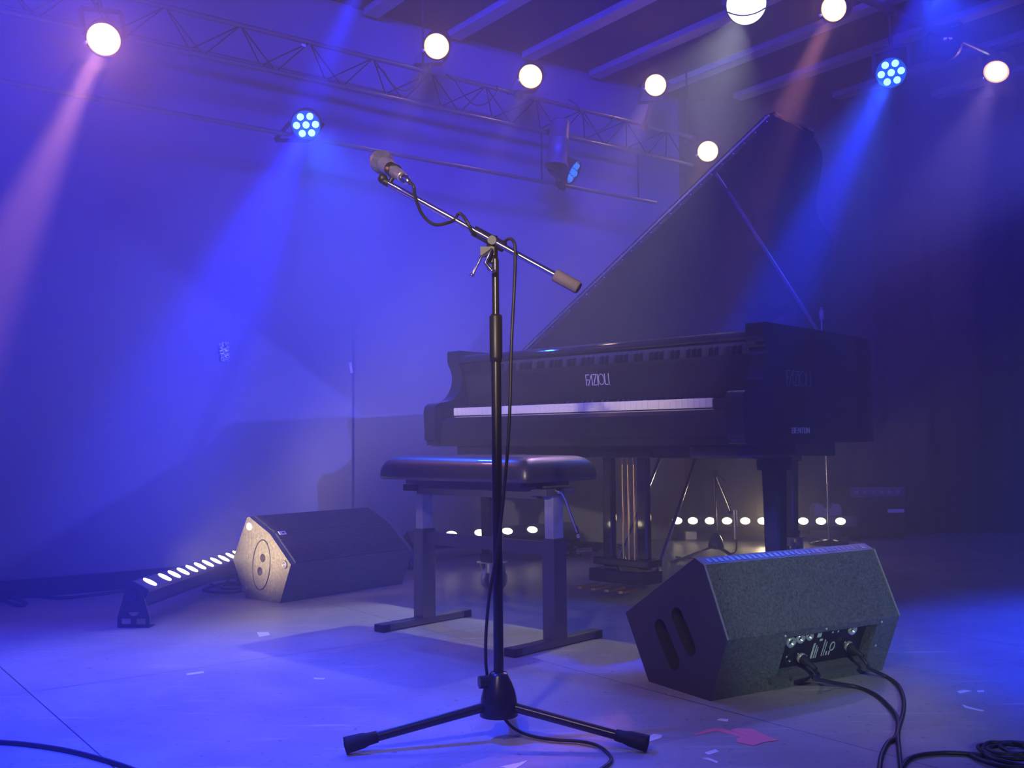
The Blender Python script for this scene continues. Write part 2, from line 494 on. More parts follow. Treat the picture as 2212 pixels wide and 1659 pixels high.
def hang(root, c, d, r, top, body):
    """yoke and clamp from a housing up to the pipe point"""
    d = Vector(d).normalized(); top = Vector(top); cc = Vector(c) - d * body * 0.45
    side = d.cross(Vector((0, 0, 1))).normalized(); up = Vector((0, 0, 1))
    yt = cc + (top - cc).normalized() * (r + 0.045)
    pts = [cc + side * (r + 0.008), cc + side * (r + 0.008) + (yt - cc), cc - side * (r + 0.008) + (yt - cc), cc - side * (r + 0.008)]
    mb = MB()
    for a, b in zip(pts, pts[1:]): mb.bar(a, b, 0.018, 0.004, up=d if abs((b - a).normalized().dot(d)) < 0.9 else up)
    mb.build('yoke', FIXT, root, world=True)
    mb = MB().cyl(yt, top, 0.009, 10); mb.ball(top, 0.026, 12)
    mb.build('clamp', FIXT, root, world=True)


def clamp_point(c, off, topz):
    if off == TR0: return pipe_at(c.x, off, topz + 0.027) - NRM * TO
    return pipe_at(c.x, off, topz)


def par_can(px, py, off, r, target, label, topz, lens=WARMLENS, body=0.17, dark=FIXT, group='warm lamps hanging from the rig', name='par_can', d=None):
    c = rig(px, py, off)
    d = (Vector(target) - c).normalized()
    top = clamp_point(c, off, topz)
    root = thing(name, label, 'stage light', c, 0, group)
    k = r / 0.06
    prof = [(0.0, -body), (r * 0.45, -body), (r * 0.45, -body), (r * 0.55, -body * 0.8), (r * 0.98, -body * 0.62), (r * 1.08, -body * 0.6), (r * 1.08, -0.004), (r * 1.08, -0.004), (r * 1.12, 0.0), (r * 1.10, 0.006), (r * 1.01, 0.006), (r * 1.01, -0.01)]
    MB().lathe(prof, 28, c=c, ax=d).build('housing', dark, root, world=True)
    # lens with a domed face, in its own frame so that its glow is centred
    o = MB().lathe([(r * 1.02, -0.006), (r * 0.8, 0.0), (r * 0.5, 0.004), (0.0, 0.006)], 28).build('lens', lens, root)
    o.rotation_euler = aimed((0, 0, 0), d).to_euler()
    side = d.cross(Vector((0, 0, 1))).normalized()
    MB().ball(c + side * r * 1.08 - Vector((0, 0, r * .3)), 0.008, 10).build('knob', STEEL, root, world=True)
    hang(root, c, d, r * 1.08, top, body)
    return c, d


LG = 'warm lamps hanging from the rig'
CAMP = Vector((0, 0, 0.9))


def beam(name, c, target, energy, color, angle, blend=0.6):
    c = Vector(c); d = (Vector(target) - c).normalized()
    return spot(name, c + d * 0.03, target, energy, color, angle, blend, 0.03)


def facing(c, mixx, tgt):
    """aim between the viewer and a point of the floor"""
    return c + (CAMP - c).normalized() * (1 - mixx) * 4 + (Vector(tgt) - c).normalized() * mixx * 4


lamps = [  # px, py, line, radius, pipe height, label, beam energy, colour, angle, end of the beam, its distance
    (224, 85, TR0, 0.062, 2.39, 'brightest and leftmost warm round lamp, high on the left wall', 420, (1.0, 0.36, 0.42), 10, (-260, 1150), 2.5),
    (943, 100, TR0, 0.060, 2.39, 'warm round lamp above the microphone head, first left of the piano lid', 36, (0.42, 0.30, 1.0), 14, (480, 1150), 3.2),
    (1146, 165, TR0, 0.060, 2.39, 'warm round lamp over the microphone boom, beside the sagging truss cables', 36, (0.42, 0.30, 1.0), 14, (700, 1150), 3.4),
    (1416, 184, TR0, 0.060, 2.39, 'warm round lamp high over the open piano lid', 75, (0.7, 0.38, 0.9), 12, (990, 1150), 3.0),
    (1529, 327, TR0, 0.060, 2.39, 'lowest warm round lamp, just touching the slanted lid edge', 20, AMBER, 14, (1200, 1150), 3.5),
    (1801, 18, TR2, 0.060, 2.765, 'flaring amber lamp cut by the top of the picture, right of the white lamp', 200, (1.0, 0.36, 0.36), 8, (1380, 950), 2.8),
    (2152, 155, TR2, 0.068, 2.765, 'rightmost warm round lamp, seen as a flat oval', 45, (0.75, 0.42, 0.9), 13, (1800, 1000), 3.0),
]
for px, py, off, r, tz, lab, en, colr, ang, fp, fd in lamps:
    c = rig(px, py, off)
    tg = P(fp[0], fp[1], fd)
    aim = facing(c, 0.35, tg)
    if px == 2152: aim = c + Vector((-0.9, -1.0, -1.15))
    if px == 1801: aim = c + Vector((-0.9, -1.3, -0.75))
    cc_, dd_ = par_can(px, py, off, r, aim, lab, tz, group=LG)
    beam('warm_lamp_beam', c + (tg - c).normalized() * 0.02, tg, en, colr, ang)
    spot('warm_lamp_spill', c + dd_ * 0.025, c + dd_, 1.8 if px != 224 else 11, (1.0, 0.40, 0.16) if px != 224 else (1.0, 0.34, 0.34), 150, 0.8, 0.04)

# the white lamp with its curved guard bars
c = rig(1612, 10, TR2); aim = c + Vector((-0.25, -1.0, -0.55))
d0 = (aim - c).normalized()
wroot = thing('white_spotlight', 'bright white lamp behind curved guard bars at the top edge', 'stage light', c)
MB().lathe([(0.0, -0.2), (0.05, -0.2), (0.05, -0.2), (0.086, -0.12), (0.09, -0.10), (0.09, -0.02), (0.086, -0.02)], 32, c=c, ax=d0).build('housing', FIXT, wroot, world=True)
o = MB().lathe([(0.086, -0.03), (0.084, 0.0), (0.07, 0.022), (0.04, 0.036), (0.0, 0.04)], 32).build('lens', WHITELENS, wroot)
o.rotation_euler = aimed((0, 0, 0), d0).to_euler()
mb = MB()
sx, sy, sz = frame(d0)
for yy, zz, hw in ((0.02, 0.045, 0.08), (-0.045, 0.03, 0.055)):
    pts = []
    for i in range(13):
        t = -1 + 2 * i / 12
        pts.append(c + sx * hw * t + sy * (-(yy)) * (1 if True else 1) + sy * (-0.02 * (1 - t * t)) + sz * (zz - 0.02 * t * t))
    mb.tube(pts, 0.003, 8)
mb.build('guard_bar', FIXT, wroot, world=True)
hang(wroot, c, d0, 0.09, pipe_at(c.x, TR2, 2.765), 0.2)
beam('white_lamp_beam', c, (-0.1, 2.9, 0), 820, (0.95, 0.95, 0.80), 50, 0.5)
spot('white_lamp_haze_beam', c + Vector((-0.03, -0.06, -0.05)), P(1180, 1150, 3.0), 45, (0.55, 0.5, 1.0), 18, 0.9)


def led_par(px, py, off, r, aim, label, topz, lensmat=LEDLENS, turn=0.0, body=0.12, glow=LEDDIM):
    c = rig(px, py, off); d = (Vector(aim) - c).normalized()
    root = thing('led_par_light', label, 'stage light', c, 0, 'blue LED lamps with seven lenses')
    MB().lathe([(0.0, -body), (r * 0.8, -body), (r * 0.8, -body), (r * 0.95, -body * 0.8), (r * 1.02, -0.01), (r * 1.06, 0.002), (r * 1.02, 0.008), (r * 0.98, 0.006), (r * 0.98, -0.004)], 28, c=c, ax=d).build('housing', FIXT, root, world=True)
    R = aimed(c, d) @ Matrix.Rotation(turn, 4, 'Z')
    MB(R).lathe([(r * 0.98, -0.004), (0.0, -0.004)], 28).build('face_plate', glow, root, world=True)
    spots = [(0, 0)] + [(math.cos(PI / 3 * i) * r * 0.64, math.sin(PI / 3 * i) * r * 0.64) for i in range(6)]
    for sxx, syy in spots:
        MB(R).lathe([(r * 0.235, -0.004), (r * 0.235, 0.002), (r * 0.18, 0.006), (0.0, 0.008)], 14, c=(sxx, syy, 0)).build('led_lens', lensmat, root, world=True)
    hang(root, c, d, r * 1.02, clamp_point(c, off, topz), body)
    return c, d


c1, _ = led_par(661, 270, TR0, 0.064, facing(rig(661, 270), 0.3, G(250, 1400)), 'blue seven-lens LED lamp on the low pipe, left of the microphone', 1.955, turn=0.08)
beam('blue_led_beam', c1, G(0, 1750), 1000, DEEP, 13, 0.8)
c2, _ = led_par(1925, 157, TR2, 0.074, facing(rig(1925, 157, TR2), 0.3, G(1500, 1400)), 'blue seven-lens LED lamp high above the right-hand monitor', 2.765, turn=0.06)
beam('blue_led_beam', c2, P(1560, 900, 3.4), 850, DEEP, 9, 0.6)
c3, _ = led_par(1238, 372, TR0, 0.066, rig(1238, 372) + Vector((1.0, -0.36, -0.62)), 'LED lamp turned sideways with azure lenses, under the truss', 1.955, lensmat=LEDSIDE, body=0.13)
# two added unseen spots, their beams standing in for lens streaks above the LEDs
u1 = P(795, -70, 4.3); spot('added_streak_beam', u1, P(330, 1000, 2.8), 800, DEEP, 9, 0.7, 0.03)
u2 = P(2012, -70, 4.3); spot('added_streak_beam', u2, P(1560, 900, 3.3), 650, DEEP, 8, 0.7, 0.03)
spot('led_spill_right', c2 + Vector((-0.03, -0.05, -0.03)), (0.78, 3.4, 0.88), 150, (0.02, 0.10, 1.0), 24, 0.8, 0.05)
spot('led_spill', c1 + Vector((0.03, -0.05, -0.03)), (-0.2, 3.3, 0.57), 70, (0.02, 0.10, 1.0), 60, 0.8, 0.05)

# the big grey housing beside the sideways lamp
c = rig(1207, 300); root = thing('profile_spotlight', 'unlit grey tubular lamp hanging straight down from the truss', 'stage light', c)
MB().lathe([(0.0, 0.10), (0.045, 0.10), (0.05, 0.09), (0.05, 0.09), (0.052, 0.0), (0.056, -0.002), (0.056, -0.016), (0.052, -0.018), (0.055, -0.13), (0.062, -0.14), (0.062, -0.15), (0.055, -0.15), (0.05, -0.11), (0.0, -0.11)], 24, c=c, ax=(0.1, 0.1, 1)).build('housing', FIXG, root, world=True)
MB().cyl(c + Vector((0, 0, 0.09)), pipe_at(c.x, TR0, 2.25) - NRM * TO, 0.01, 10).build('clamp', FIXT, root, world=True)
# unlit fresnel at upper right
c = rig(2035, 95, TR2); d0 = Vector((-0.55, -0.95, -0.35)).normalized()
root = thing('fresnel_spotlight', 'unlit dark round stage lamp between the blue LED lamp and rightmost warm lamp', 'stage light', c)
MB().lathe([(0.0, -0.2), (0.07, -0.2), (0.07, -0.2), (0.088, -0.17), (0.088, 0.0), (0.094, 0.004), (0.094, 0.012), (0.084, 0.012), (0.082, -0.01)], 32, c=c, ax=d0).build('housing', FIXT, root, world=True)
MB().lathe([(0.083, -0.008), (0.06, 0.004), (0.03, 0.01), (0.0, 0.012)], 32, c=c, ax=d0).build('lens', GLASS, root, world=True)
hang(root, c, d0, 0.09, pipe_at(c.x, TR2, 2.765), 0.2)
c = rig(2108, 62, TR2)
root = thing('small_spotlight', 'tiny unlit round lamp above the rightmost warm lamp', 'stage light', c)
MB().lathe([(0.0, -0.07), (0.024, -0.07), (0.028, -0.06), (0.028, 0.0), (0.031, 0.002), (0.026, 0.006), (0.024, -0.01), (0.0, -0.01)], 20, c=c, ax=d0).build('housing', FIXG, root, world=True)
MB().cyl(c, pipe_at(c.x, TR2, 2.765), 0.006, 8).build('clamp', FIXT, root, world=True)
# sagging cables on the truss
for i, (a, b, sag, lab) in enumerate((((985, 150), (1095, 175), 60, 'thin cable sagging from the truss between two warm lamps'),
                                     ((1250, 205), (1345, 235), 55, 'thin cable looped under the truss by the upright grey lamp'),
                                     ((830, 130), (925, 150), 50, 'thin cable sagging from the truss left of the warm lamps'))):
    pts = [rig(a[0] + (b[0] - a[0]) * t, a[1] + (b[1] - a[1]) * t + sag * 4 * t * (1 - t)) - NRM * 0.04 for t in [j / 12 for j in range(13)]]
    pts[0] = rig(*a) - NRM * 0.085; pts[-1] = rig(*b) - NRM * 0.085
    tag(MB().tube(pts, 0.003, 8).build('rig_cable', CABLE, origin=pts[0]), lab, 'cable', 'cables of the lighting rig')

# ------------------------------------------------------------------ grand piano
PX = Vector((0.73, -0.684, 0)).normalized()
ROTP = math.atan2(PX.y, PX.x)
piano = thing('grand_piano', 'black lacquered grand piano with raised lid and open keyboard', 'piano', (-0.372, 4.31, 0), ROTP)
WID = 1.53


def rim_outline():
    pts = [(WID, 0.62), (WID, 0.80), (1.515, 0.98), (1.46, 1.15), (1.36, 1.30), (1.25, 1.45), (1.17, 1.62), (1.12, 1.80), (1.05, 1.98), (0.92, 2.14), (0.72, 2.24), (0.48, 2.26), (0.24, 2.23), (0.06, 2.12), (0.0, 1.95)]
    c = cat([(x, y, 0) for x, y in pts], 6)
    return [(p.x, p.y) for p in c] + [(0.0, 1.6), (0.0, 1.1), (0.0, 0.62)]


OUT = rim_outline()


def inset(poly, d):
    r = []
    n = len(poly)
    for i in range(n):
        a = Vector(poly[max(i - 1, 0)]); b = Vector(poly[min(i + 1, n - 1)])
        t = (b - a).normalized(); r.append((poly[i][0] - t.y * d, poly[i][1] + t.x * d))
    return r


INN = inset(OUT, 0.045)
mb = MB(); n = len(OUT)
for z0, z1 in ((0.60, 1.005),):
    vs = [(x, y, z0) for x, y in OUT] + [(x, y, z1) for x, y in OUT] + [(x, y, z0) for x, y in INN] + [(x, y, z1) for x, y in INN]
    mb.add(vs, [(i, i + n, i + 1 + n, i + 1) for i in range(n - 1)], True)
    mb.add(vs, [(i + 2 * n, i + 1 + 2 * n, i + 1 + 3 * n, i + 3 * n) for i in range(n - 1)], True)
    mb.add(vs, [(i + n, i + 3 * n, i + 1 + 3 * n, i + 1 + n) for i in range(n - 1)])
    mb.add(vs, [(i, i + 1, i + 1 + 2 * n, i + 2 * n) for i in range(n - 1)])
mb.build('rim', LACQ, piano)
MB().prism(INN, 0.80, 0.82, 'z').build('soundboard', PLATE, piano)
# arms at both ends of the keyboard
prof = [(0.012, 0.60), (0.012, 0.615), (0.0, 0.622)] + [(p.x, p.y) for p in cat([(-0.002, 0.66, 0), (-0.006, 0.735, 0), (0.004, 0.765, 0), (0.03, 0.779, 0), (0.065, 0.782, 0), (0.105, 0.795, 0), (0.135, 0.82, 0), (0.155, 0.855, 0), (0.160, 0.893, 0), (0.152, 0.925, 0), (0.137, 0.948, 0), (0.133, 0.965, 0)], 4)] + [(0.133, 1.0), (0.138, 1.007), (0.63, 1.007), (0.63, 0.60)]
for x0, x1 in ((0.0, 0.065), (WID - 0.065, WID)):
    MB().prism(prof, x0, x1, 'x').build('arm', LACQ, piano, bevel=0.004)
# fallboard with its rolled lip and the nose bar above it
fp = [(0.205, 0.745), (0.200, 0.765), (0.192, 0.80), (0.183, 0.85), (0.176, 0.893), (0.170, 0.906)]
lip = [(0.1695, 0.9065), (0.137, 0.9435)]
MB().prism(fp + [(0.215, 0.906), (0.235, 0.745)], 0.066, WID - 0.066, 'x').build('fallboard', SATIN, piano)
fb = bpy.data.objects['fallboard']
MB().prism(lip + [(0.137, 0.946), (0.215, 0.946), (0.215, 0.9065)], 0.066, WID - 0.066, 'x').build('fallboard_lip', LACQ, piano)
nose = [(p.x, p.y) for p in cat([(0.15, 0.948, 0), (0.139, 0.951, 0), (0.134, 0.960, 0), (0.139, 0.975, 0), (0.155, 0.985, 0), (0.18, 0.987, 0)], 3)]
MB().prism(nose + [(0.60, 0.987), (0.60, 0.948)], 0.066, WID - 0.066, 'x').build('front_lid_shelf', LACQ, piano)
# folded music desk lying behind
MB().box((WID / 2, 0.48, 0.998), (0.9, 0.22, 0.016)).build('music_desk', LACQ, piano, bevel=0.004)
# key slip, key blocks, key bed
MB().prism([(0.018, 0.625), (0.018, 0.70), (0.024, 0.714), (0.034, 0.718), (0.045, 0.714), (0.05, 0.625)], 0.066, WID - 0.066, 'x').build('key_slip', LACQ, piano)
for x0, x1 in ((0.066, 0.122), (1.385, WID - 0.066)):
    MB().box(((x0 + x1) / 2, 0.125, 0.705), (x1 - x0, 0.16, 0.10)).build('key_block', LACQ, piano, bevel=0.006)
MB().box((WID / 2, 0.33, 0.61), (WID - 0.02, 0.60, 0.03)).build('key_bed', SATIN, piano)
mb = MB().box((WID / 2, 0.40, 0.575), (1.30, 0.10, 0.06)); mb.box((WID / 2, 0.95, 0.575), (1.2, 0.08, 0.06)); mb.box((0.62, 1.5, 0.575), (0.85, 0.08, 0.06))
mb.box((0.40, 1.1, 0.585), (0.07, 1.4, 0.05)); mb.box((1.0, 0.9, 0.585), (0.07, 1.0, 0.05))
mb.build('under_frame', SATIN, piano)
# keys
KX0, KX1 = 0.124, 1.382; kw = (KX1 - KX0) / 52
for i in range(52):
    x = KX0 + kw * (i + 0.5)
    MB().box((x, 0.125, 0.7385), (kw - 0.0011, 0.148, 0.033)).build('white_key', IVORY, piano, bevel=0.0012)
for i in range(51):
    if (i % 7) in (0, 2, 3, 5, 6):   # a piano starts on A: A# C# D# F# G#
        x = KX0 + kw * (i + 1)
        MB().prism([(0.102, 0.755), (0.108, 0.767), (0.198, 0.768), (0.198, 0.755)], x - 0.0055, x + 0.0055, 'x').build('black_key', EBONY, piano)


def strokes(lines, h, th, fn, mb):
    """thin raised strokes; fn maps letter coordinates to the surface"""
    for ln in lines:
        for a, b in zip(ln, ln[1:]):
            pa = Vector(a) * h; pb = Vector(b) * h
            d = (pb - pa).normalized(); nn = Vector((-d.y, d.x)) * th / 2
            pa -= d * th / 2; pb += d * th / 2
            q = [pa - nn, pb - nn, pb + nn, pa + nn]
            lo = [fn(p.x, p.y, 0.0) for p in q]; hi = [fn(p.x, p.y, 0.0012) for p in q]
            mb.add(lo + hi, [(0, 1, 2, 3), (7, 6, 5, 4), (0, 4, 5, 1), (1, 5, 6, 2), (2, 6, 7, 3), (3, 7, 4, 0)])


circ = [(1.86 + 0.34 * math.cos(t), 0.5 + 0.5 * math.sin(t)) for t in [2 * PI * k / 20 for k in range(21)]]
FAZ = [[(0, 0), (0, 1), (0.38, 1)], [(0, 0.52), (0.3, 0.52)], [(0.22, 0), (0.72, 1), (0.72, 0)],
       [(0.86, 1), (1.28, 1), (0.86, 0), (1.28, 0)], [(1.42, 0), (1.42, 1)], circ, [(2.30, 1), (2.30, 0), (2.60, 0)], [(2.76, 0), (2.76, 1)]]
FW = 2.76


def on_fall(x, y, o):
    z = 0.829 + y; t = (z - 0.80) / 0.05
    return (0.735 + x, 0.192 - 0.009 * t - o - 0.0003, z)


mb = MB(); strokes(FAZ, 0.040, 0.0032, on_fall, mb); mb.build('front_logo', LOGO, piano)
mb = MB(); strokes(FAZ, 0.050, 0.004, lambda x, y, o: (WID + o + 0.0002, 0.29 + x * 1.25, 0.800 + y), mb); mb.build('side_logo', LOGODIM, piano)
BEN = [[(0, 0), (0, 1), (0.55, 1), (0.55, 0), (0, 0)], [(0, 0.5), (0.55, 0.5)], [(1.35, 0), (0.8, 0), (0.8, 1), (1.35, 1)], [(0.8, 0.5), (1.3, 0.5)],
       [(1.6, 0), (1.6, 1), (2.15, 0), (2.15, 1)], [(2.3, 1), (3.0, 1)], [(2.65, 1), (2.65, 0)], [(3.15, 0), (3.15, 1), (3.7, 1), (3.7, 0), (3.15, 0)], [(3.95, 0), (3.95, 1), (4.5, 0), (4.5, 1)]]
mb = MB(); strokes(BEN, 0.018, 0.0018, lambda x, y, o: (WID + o + 0.0002, 0.32 + x * 1.55, 0.635 + y), mb); mb.build('dealer_lettering', PRINT, piano)

# lid: main flap raised about the bass side, front flap folded back over it
TH = math.radians(32.6)
LIDY = 0.63
LM = Matrix.Translation((0, 0, 1.012)) @ Matrix.Rotation(-TH, 4, 'Y')
LW = 1.575 / WID
lo = [(x * LW, y) for x, y in OUT if y >= LIDY - 0.02]
lo[0] = (lo[0][0], LIDY); lo[-1] = (0.0, LIDY)
MB(LM).prism(lo, 0.0, 0.02, 'z').build('lid', LACQ, piano, bevel=0.003)
rc = [(1.575 - 0.03, LIDY + 0.01), (1.575, LIDY + 0.04), (1.575, LIDY + 0.35), (1.53, LIDY + 0.42), (0.0, LIDY + 0.42), (0.0, LIDY + 0.01)]
MB(LM).prism(rc, 0.0225, 0.042, 'z').build('lid_front_flap', LACQ, piano, bevel=0.003)
mb = MB(LM); mb.cyl((0.02, LIDY - 0.003, 0.021), (1.56, LIDY - 0.003, 0.021), 0.0045, 10)
mb.build('lid_hinge', mat('hinge_steel', (0.75, 0.66, 0.68), 0.38, metal=1.0), piano)
mb = MB(LM)
for i in range(26):
    x = 0.04 + i * 0.06
    for z in (0.008, 0.034):
        mb.ball((x, LIDY - 0.001 + (0.011 if z > .02 else 0), z), 0.0042, 8)
mb.build('hinge_screws', CHROME, piano)
for y in (0.95, 1.6):
    MB(LM).cyl((-0.004, y - .05, 0.0), (-0.004, y + .05, 0.0), 0.007, 10).build('side_hinge', BRASS, piano)
# prop stick
c_, s_ = math.cos(TH), math.sin(TH)
pt = Vector((1.20 * c_, 0.80, 1.012 + 1.20 * s_ - 0.01)); pb = Vector((WID - 0.09, 0.74, 1.0))
MB().cyl(pb, pt, 0.009, 12).build('lid_prop', mat('glinting_prop_black', (0.20, 0.19, 0.21), 0.25, metal=0.8), piano)  # black stick; its bright glints are put into the colour and metal
MB().box((WID - 0.09, 0.74, 1.0), (0.05, 0.03, 0.03)).build('prop_bracket', BRASS, piano)


def piano_leg(x, y, ztop=0.60):
    lg = MB()
    h = 0.052
    for (z0, z1, w0, w1) in ((0.115, 0.15, 0.034, 0.038), (0.15, 0.50, 0.030, 0.036), (0.50, ztop, 0.050, 0.052)):
        q = []
        for z, w in ((z0, w0), (z1, w1)):
            b_ = w * 0.25
            q += [(x + a, y + b, z) for a, b in ((-w + b_, -w), (w - b_, -w), (w, -w + b_), (w, w - b_), (w - b_, w), (-w + b_, w), (-w, w - b_), (-w, -w + b_))]
        lg.add(q, [(i, (i + 1) % 8, (i + 1) % 8 + 8, i + 8) for i in range(8)] + [tuple(reversed(range(8))), tuple(range(8, 16))])
    l = lg.build('leg', LACQ, piano)
    cs = MB(); cs.cyl((x, y, 0.07), (x, y, 0.118), 0.024, 16); cs.box((x, y + 0.01, 0.112), (0.115, 0.07, 0.007))
    for s in (-1, 1):
        cs.prism([(y - 0.02, 0.108), (y + 0.035, 0.108), (y + 0.04, 0.04), (y + 0.01, 0.03)], x + s * 0.044 - 0.003, x + s * 0.044 + 0.003, 'x')
        cs.cyl((x - 0.047, y + 0.018, 0.046), (x + 0.047, y + 0.018, 0.046), 0.010, 12)
    c = cs.build('caster', STEEL, l)
    for s in (-1, 1):
        MB().lathe([(0.0, -0.014), (0.040, -0.014), (0.046, -0.010), (0.046, 0.010), (0.040, 0.014), (0.0, 0.014)], 28, c=(x + s * 0.024, y + 0.018, 0.0465), ax=(1, 0, 0)).build('wheel', STEEL, c)


piano_leg(0.25, 0.14); piano_leg(1.36, 0.50); piano_leg(0.70, 1.86)
MB().box((0.25, 0.15, 0.575), (0.20, 0.22, 0.05)).build('leg_plate', LACQ, piano, bevel=0.01)
MB().box((1.34, 0.32, 0.575), (0.20, 0.40, 0.05)).build('leg_plate', LACQ, piano, bevel=0.01)
# lyre
ly = MB()
LX, LY = 0.78, 0.37
for s in (-1, 1):
    ly.box((LX + s * 0.085, LY, 0.34), (0.046, 0.036, 0.46))
ly.box((LX, LY, 0.56), (0.30, 0.09, 0.03)); ly.box((LX, LY, 0.135), (0.27, 0.10, 0.03)); ly.box((LX - 0.01, LY, 0.080), (0.27, 0.13, 0.05))
lyre = ly.build('pedal_lyre', LACQ, piano, bevel=0.006)
for s in (-1, 0, 1):
    MB().cyl((LX + s * 0.028, LY + .012, 0.12), (LX + s * 0.028, LY + .012, 0.60), 0.004, 8).build('pedal_rod', BRASS, lyre)
for s in (-1.5, -0.5, 0.5, 1.5):
    x = LX + s * 0.066
    q = [(x - 0.010, LY - 0.07), (x - 0.011, LY - 0.12), (x - 0.017, LY - 0.155), (x - 0.012, LY - 0.182), (x, LY - 0.19), (x + 0.012, LY - 0.182), (x + 0.017, LY - 0.155), (x + 0.011, LY - 0.12), (x + 0.010, LY - 0.07)]
    MB().prism(q, 0.040, 0.049, 'z').build('pedal', BRASS, lyre, bevel=0.002)
for s in (-1, 1):
    MB().cyl((LX + s * 0.10, LY + 0.04, 0.07), (LX + s * 0.09, LY + 0.38, 0.56), 0.007, 10).build('lyre_brace', CHROME, lyre)

# ------------------------------------------------------------------ piano bench
BC = Vector((-0.09, 3.28, 0)); BL = Vector((-0.70, 0.715, 0)).normalized()
bench = thing('piano_bench', 'black leather piano bench on two grey steel columns', 'bench', BC, ROTP)


def cushion(w, d, z0, z1, bul=0.02):
    mb = MB(); n = 20; vs = []; rr = 0.045
    def edge(t):   # rounded rectangle
        a = 2 * PI * t; c_, s_ = math.cos(a), math.sin(a); p = 0.13
        return (math.copysign(abs(c_) ** p, c_), math.copysign(abs(s_) ** p, s_))
    m = 96
    rings = [(1.0 - 0.035, z0), (1.0 - 0.006, z0 + 0.003), (1.0, z0 + 0.012), (0.992, z0 + 0.028), (0.965, z0 + 0.044), (0.915, z0 + 0.058), (0.84, z0 + 0.068), (0.74, z0 + 0.0745), (0.4, z0 + 0.078), (0.01, z0 + 0.078)]
    for k, z in rings:
        for j in range(m):
            e = edge(j / m)
            kk = k
            vs.append((e[0] * (w / 2 - (1 - kk) * (w / 2 if kk < 0.7 else d / 2)), e[1] * d / 2 * kk, z))
    fs = []
    for i in range(len(rings) - 1):
        for j in range(m):
            q = (j + 1) % m
            fs.append((i * m + j, i * m + q, (i + 1) * m + q, (i + 1) * m + j))
    mb.add(vs, fs, True)
    mb.add(vs[:m], [tuple(reversed(range(m)))])
    return mb


cushion(0.675, 0.352, 0.494, 0.57).build('seat_cushion', LEATHER, bench)
mb = MB(); mb.box((0, 0, 0.486), (0.52, 0.22, 0.016)); mb.box((0, -0.04, 0.462), (0.54, 0.028, 0.042)); mb.build('seat_frame', STEELP, bench)
for sx in (-1, 1):
    x = sx * 0.292
    MB().box((x, 0.0, 0.172), (0.048, 0.058, 0.30)).build('column', STEELP, bench, bevel=0.002)
    MB().box((x, 0.0, 0.385), (0.034, 0.046, 0.14)).build('inner_column', STEEL, bench)
    MB().box((x, 0.0, 0.462), (0.06, 0.14, 0.022)).build('column_head', BLACKP if sx < 0 else STEELP, bench, bevel=0.002)
    ft = MB().box((x, 0.0, 0.013), (0.040, 0.40, 0.022)).build('foot', STEELP, bench, bevel=0.003)
    for sy in (-1, 1):
        MB().box((x, sy * 0.185, 0.012), (0.044, 0.034, 0.0235)).build('foot_cap', BLACKP, ft, bevel=0.002)
MB().box((0, 0.0, 0.290), (0.54, 0.022, 0.040)).build('crossbar', STEELP, bench, bevel=0.002)
mb = MB(); mb.cyl(P(1190, 1060, 3.06), P(1212, 1062, 3.04), 0.008, 12)
mb.tube([P(1212, 1062, 3.04), P(1220, 1075, 3.04), P(1247, 1150, 3.06)], 0.0035, 8); mb.ball(P(1249, 1158, 3.06), 0.007, 10)
mb.build('height_lever', CHROME, bench, world=True)

# ------------------------------------------------------------------ microphone stand, microphone and its cable
DS = 2.13
ms0 = P(1078, 1587, DS); ms0.z = 0
stand = thing('microphone_stand', 'black tripod microphone stand with a nickel boom, nearest to the viewer', 'microphone stand', ms0)
prof = [(0.0, 0.052), (0.040, 0.052), (0.040, 0.052), (0.0385, 0.075), (0.037, 0.088), (0.033, 0.104), (0.026, 0.122), (0.020, 0.134), (0.020, 0.134), (0.017, 0.140), (0.0, 0.140)]
MB().lathe(prof, 28).build('base_hub', BLACKM, stand)
mb = MB(); mb.cyl((-0.020, -0.006, 0.122), (-0.040, -0.012, 0.122), 0.013, 16); mb.build('base_knob', BLACKP, stand)
for k, (px, py) in enumerate(((762, 1628), (1383, 1624))):
    tip = G(px, py) - ms0; tip.z = 0.02
    d = Vector((tip.x, tip.y, 0)).normalized()
    st = d * 0.034 + Vector((0, 0, 0.070)); en = tip
    lg = MB().cyl(st, en, 0.0095, 16).build('leg', BLACKM, stand)
    u = (en - st).normalized()
    MB().lathe([(0.0, -0.05), (0.0115, -0.05), (0.0125, -0.03), (0.0150, -0.022), (0.0165, 0.01), (0.0165, 0.016), (0.0, 0.018)], 20, c=en, ax=u).build('rubber_foot', RUBBER, lg)
d = Vector((0.02, 1, 0)).normalized()
st = d * 0.034 + Vector((0, 0, 0.07)); en = d * 0.30 + Vector((0, 0, 0.02))
lg = MB().cyl(st, en, 0.0095, 16).build('leg', BLACKM, stand)
MB().lathe([(0.0, -0.05), (0.0115, -0.05), (0.0125, -0.03), (0.0150, -0.022), (0.0165, 0.01), (0.0165, 0.016), (0.0, 0.018)], 20, c=en, ax=(en - st)).build('rubber_foot', RUBBER, lg)
zc = P(1070, 680, DS).z
MB().cyl((0, 0, 0.13), (0, 0, zc - 0.06), 0.0105, 20).build('lower_tube', BLACKM, stand)
MB().lathe([(0.0, zc - 0.10), (0.0125, zc - 0.10), (0.0135, zc - 0.09), (0.0135, zc - 0.004), (0.012, zc), (0.0, zc)], 20).build('height_clutch', BLACKP, stand)
pv = P(1062, 545, DS) - ms0
zp = (P(1066, 560, DS)).z
MB().cyl((0, 0, zc - 0.01), (0, 0, zp), 0.0075, 16).build('upper_tube', BLACKM, stand)
bA = P(840, 397, 2.16); bB = P(1205, 597, 2.10); bC = P(1250, 622, 2.095)
u = (bC - bA).normalized()
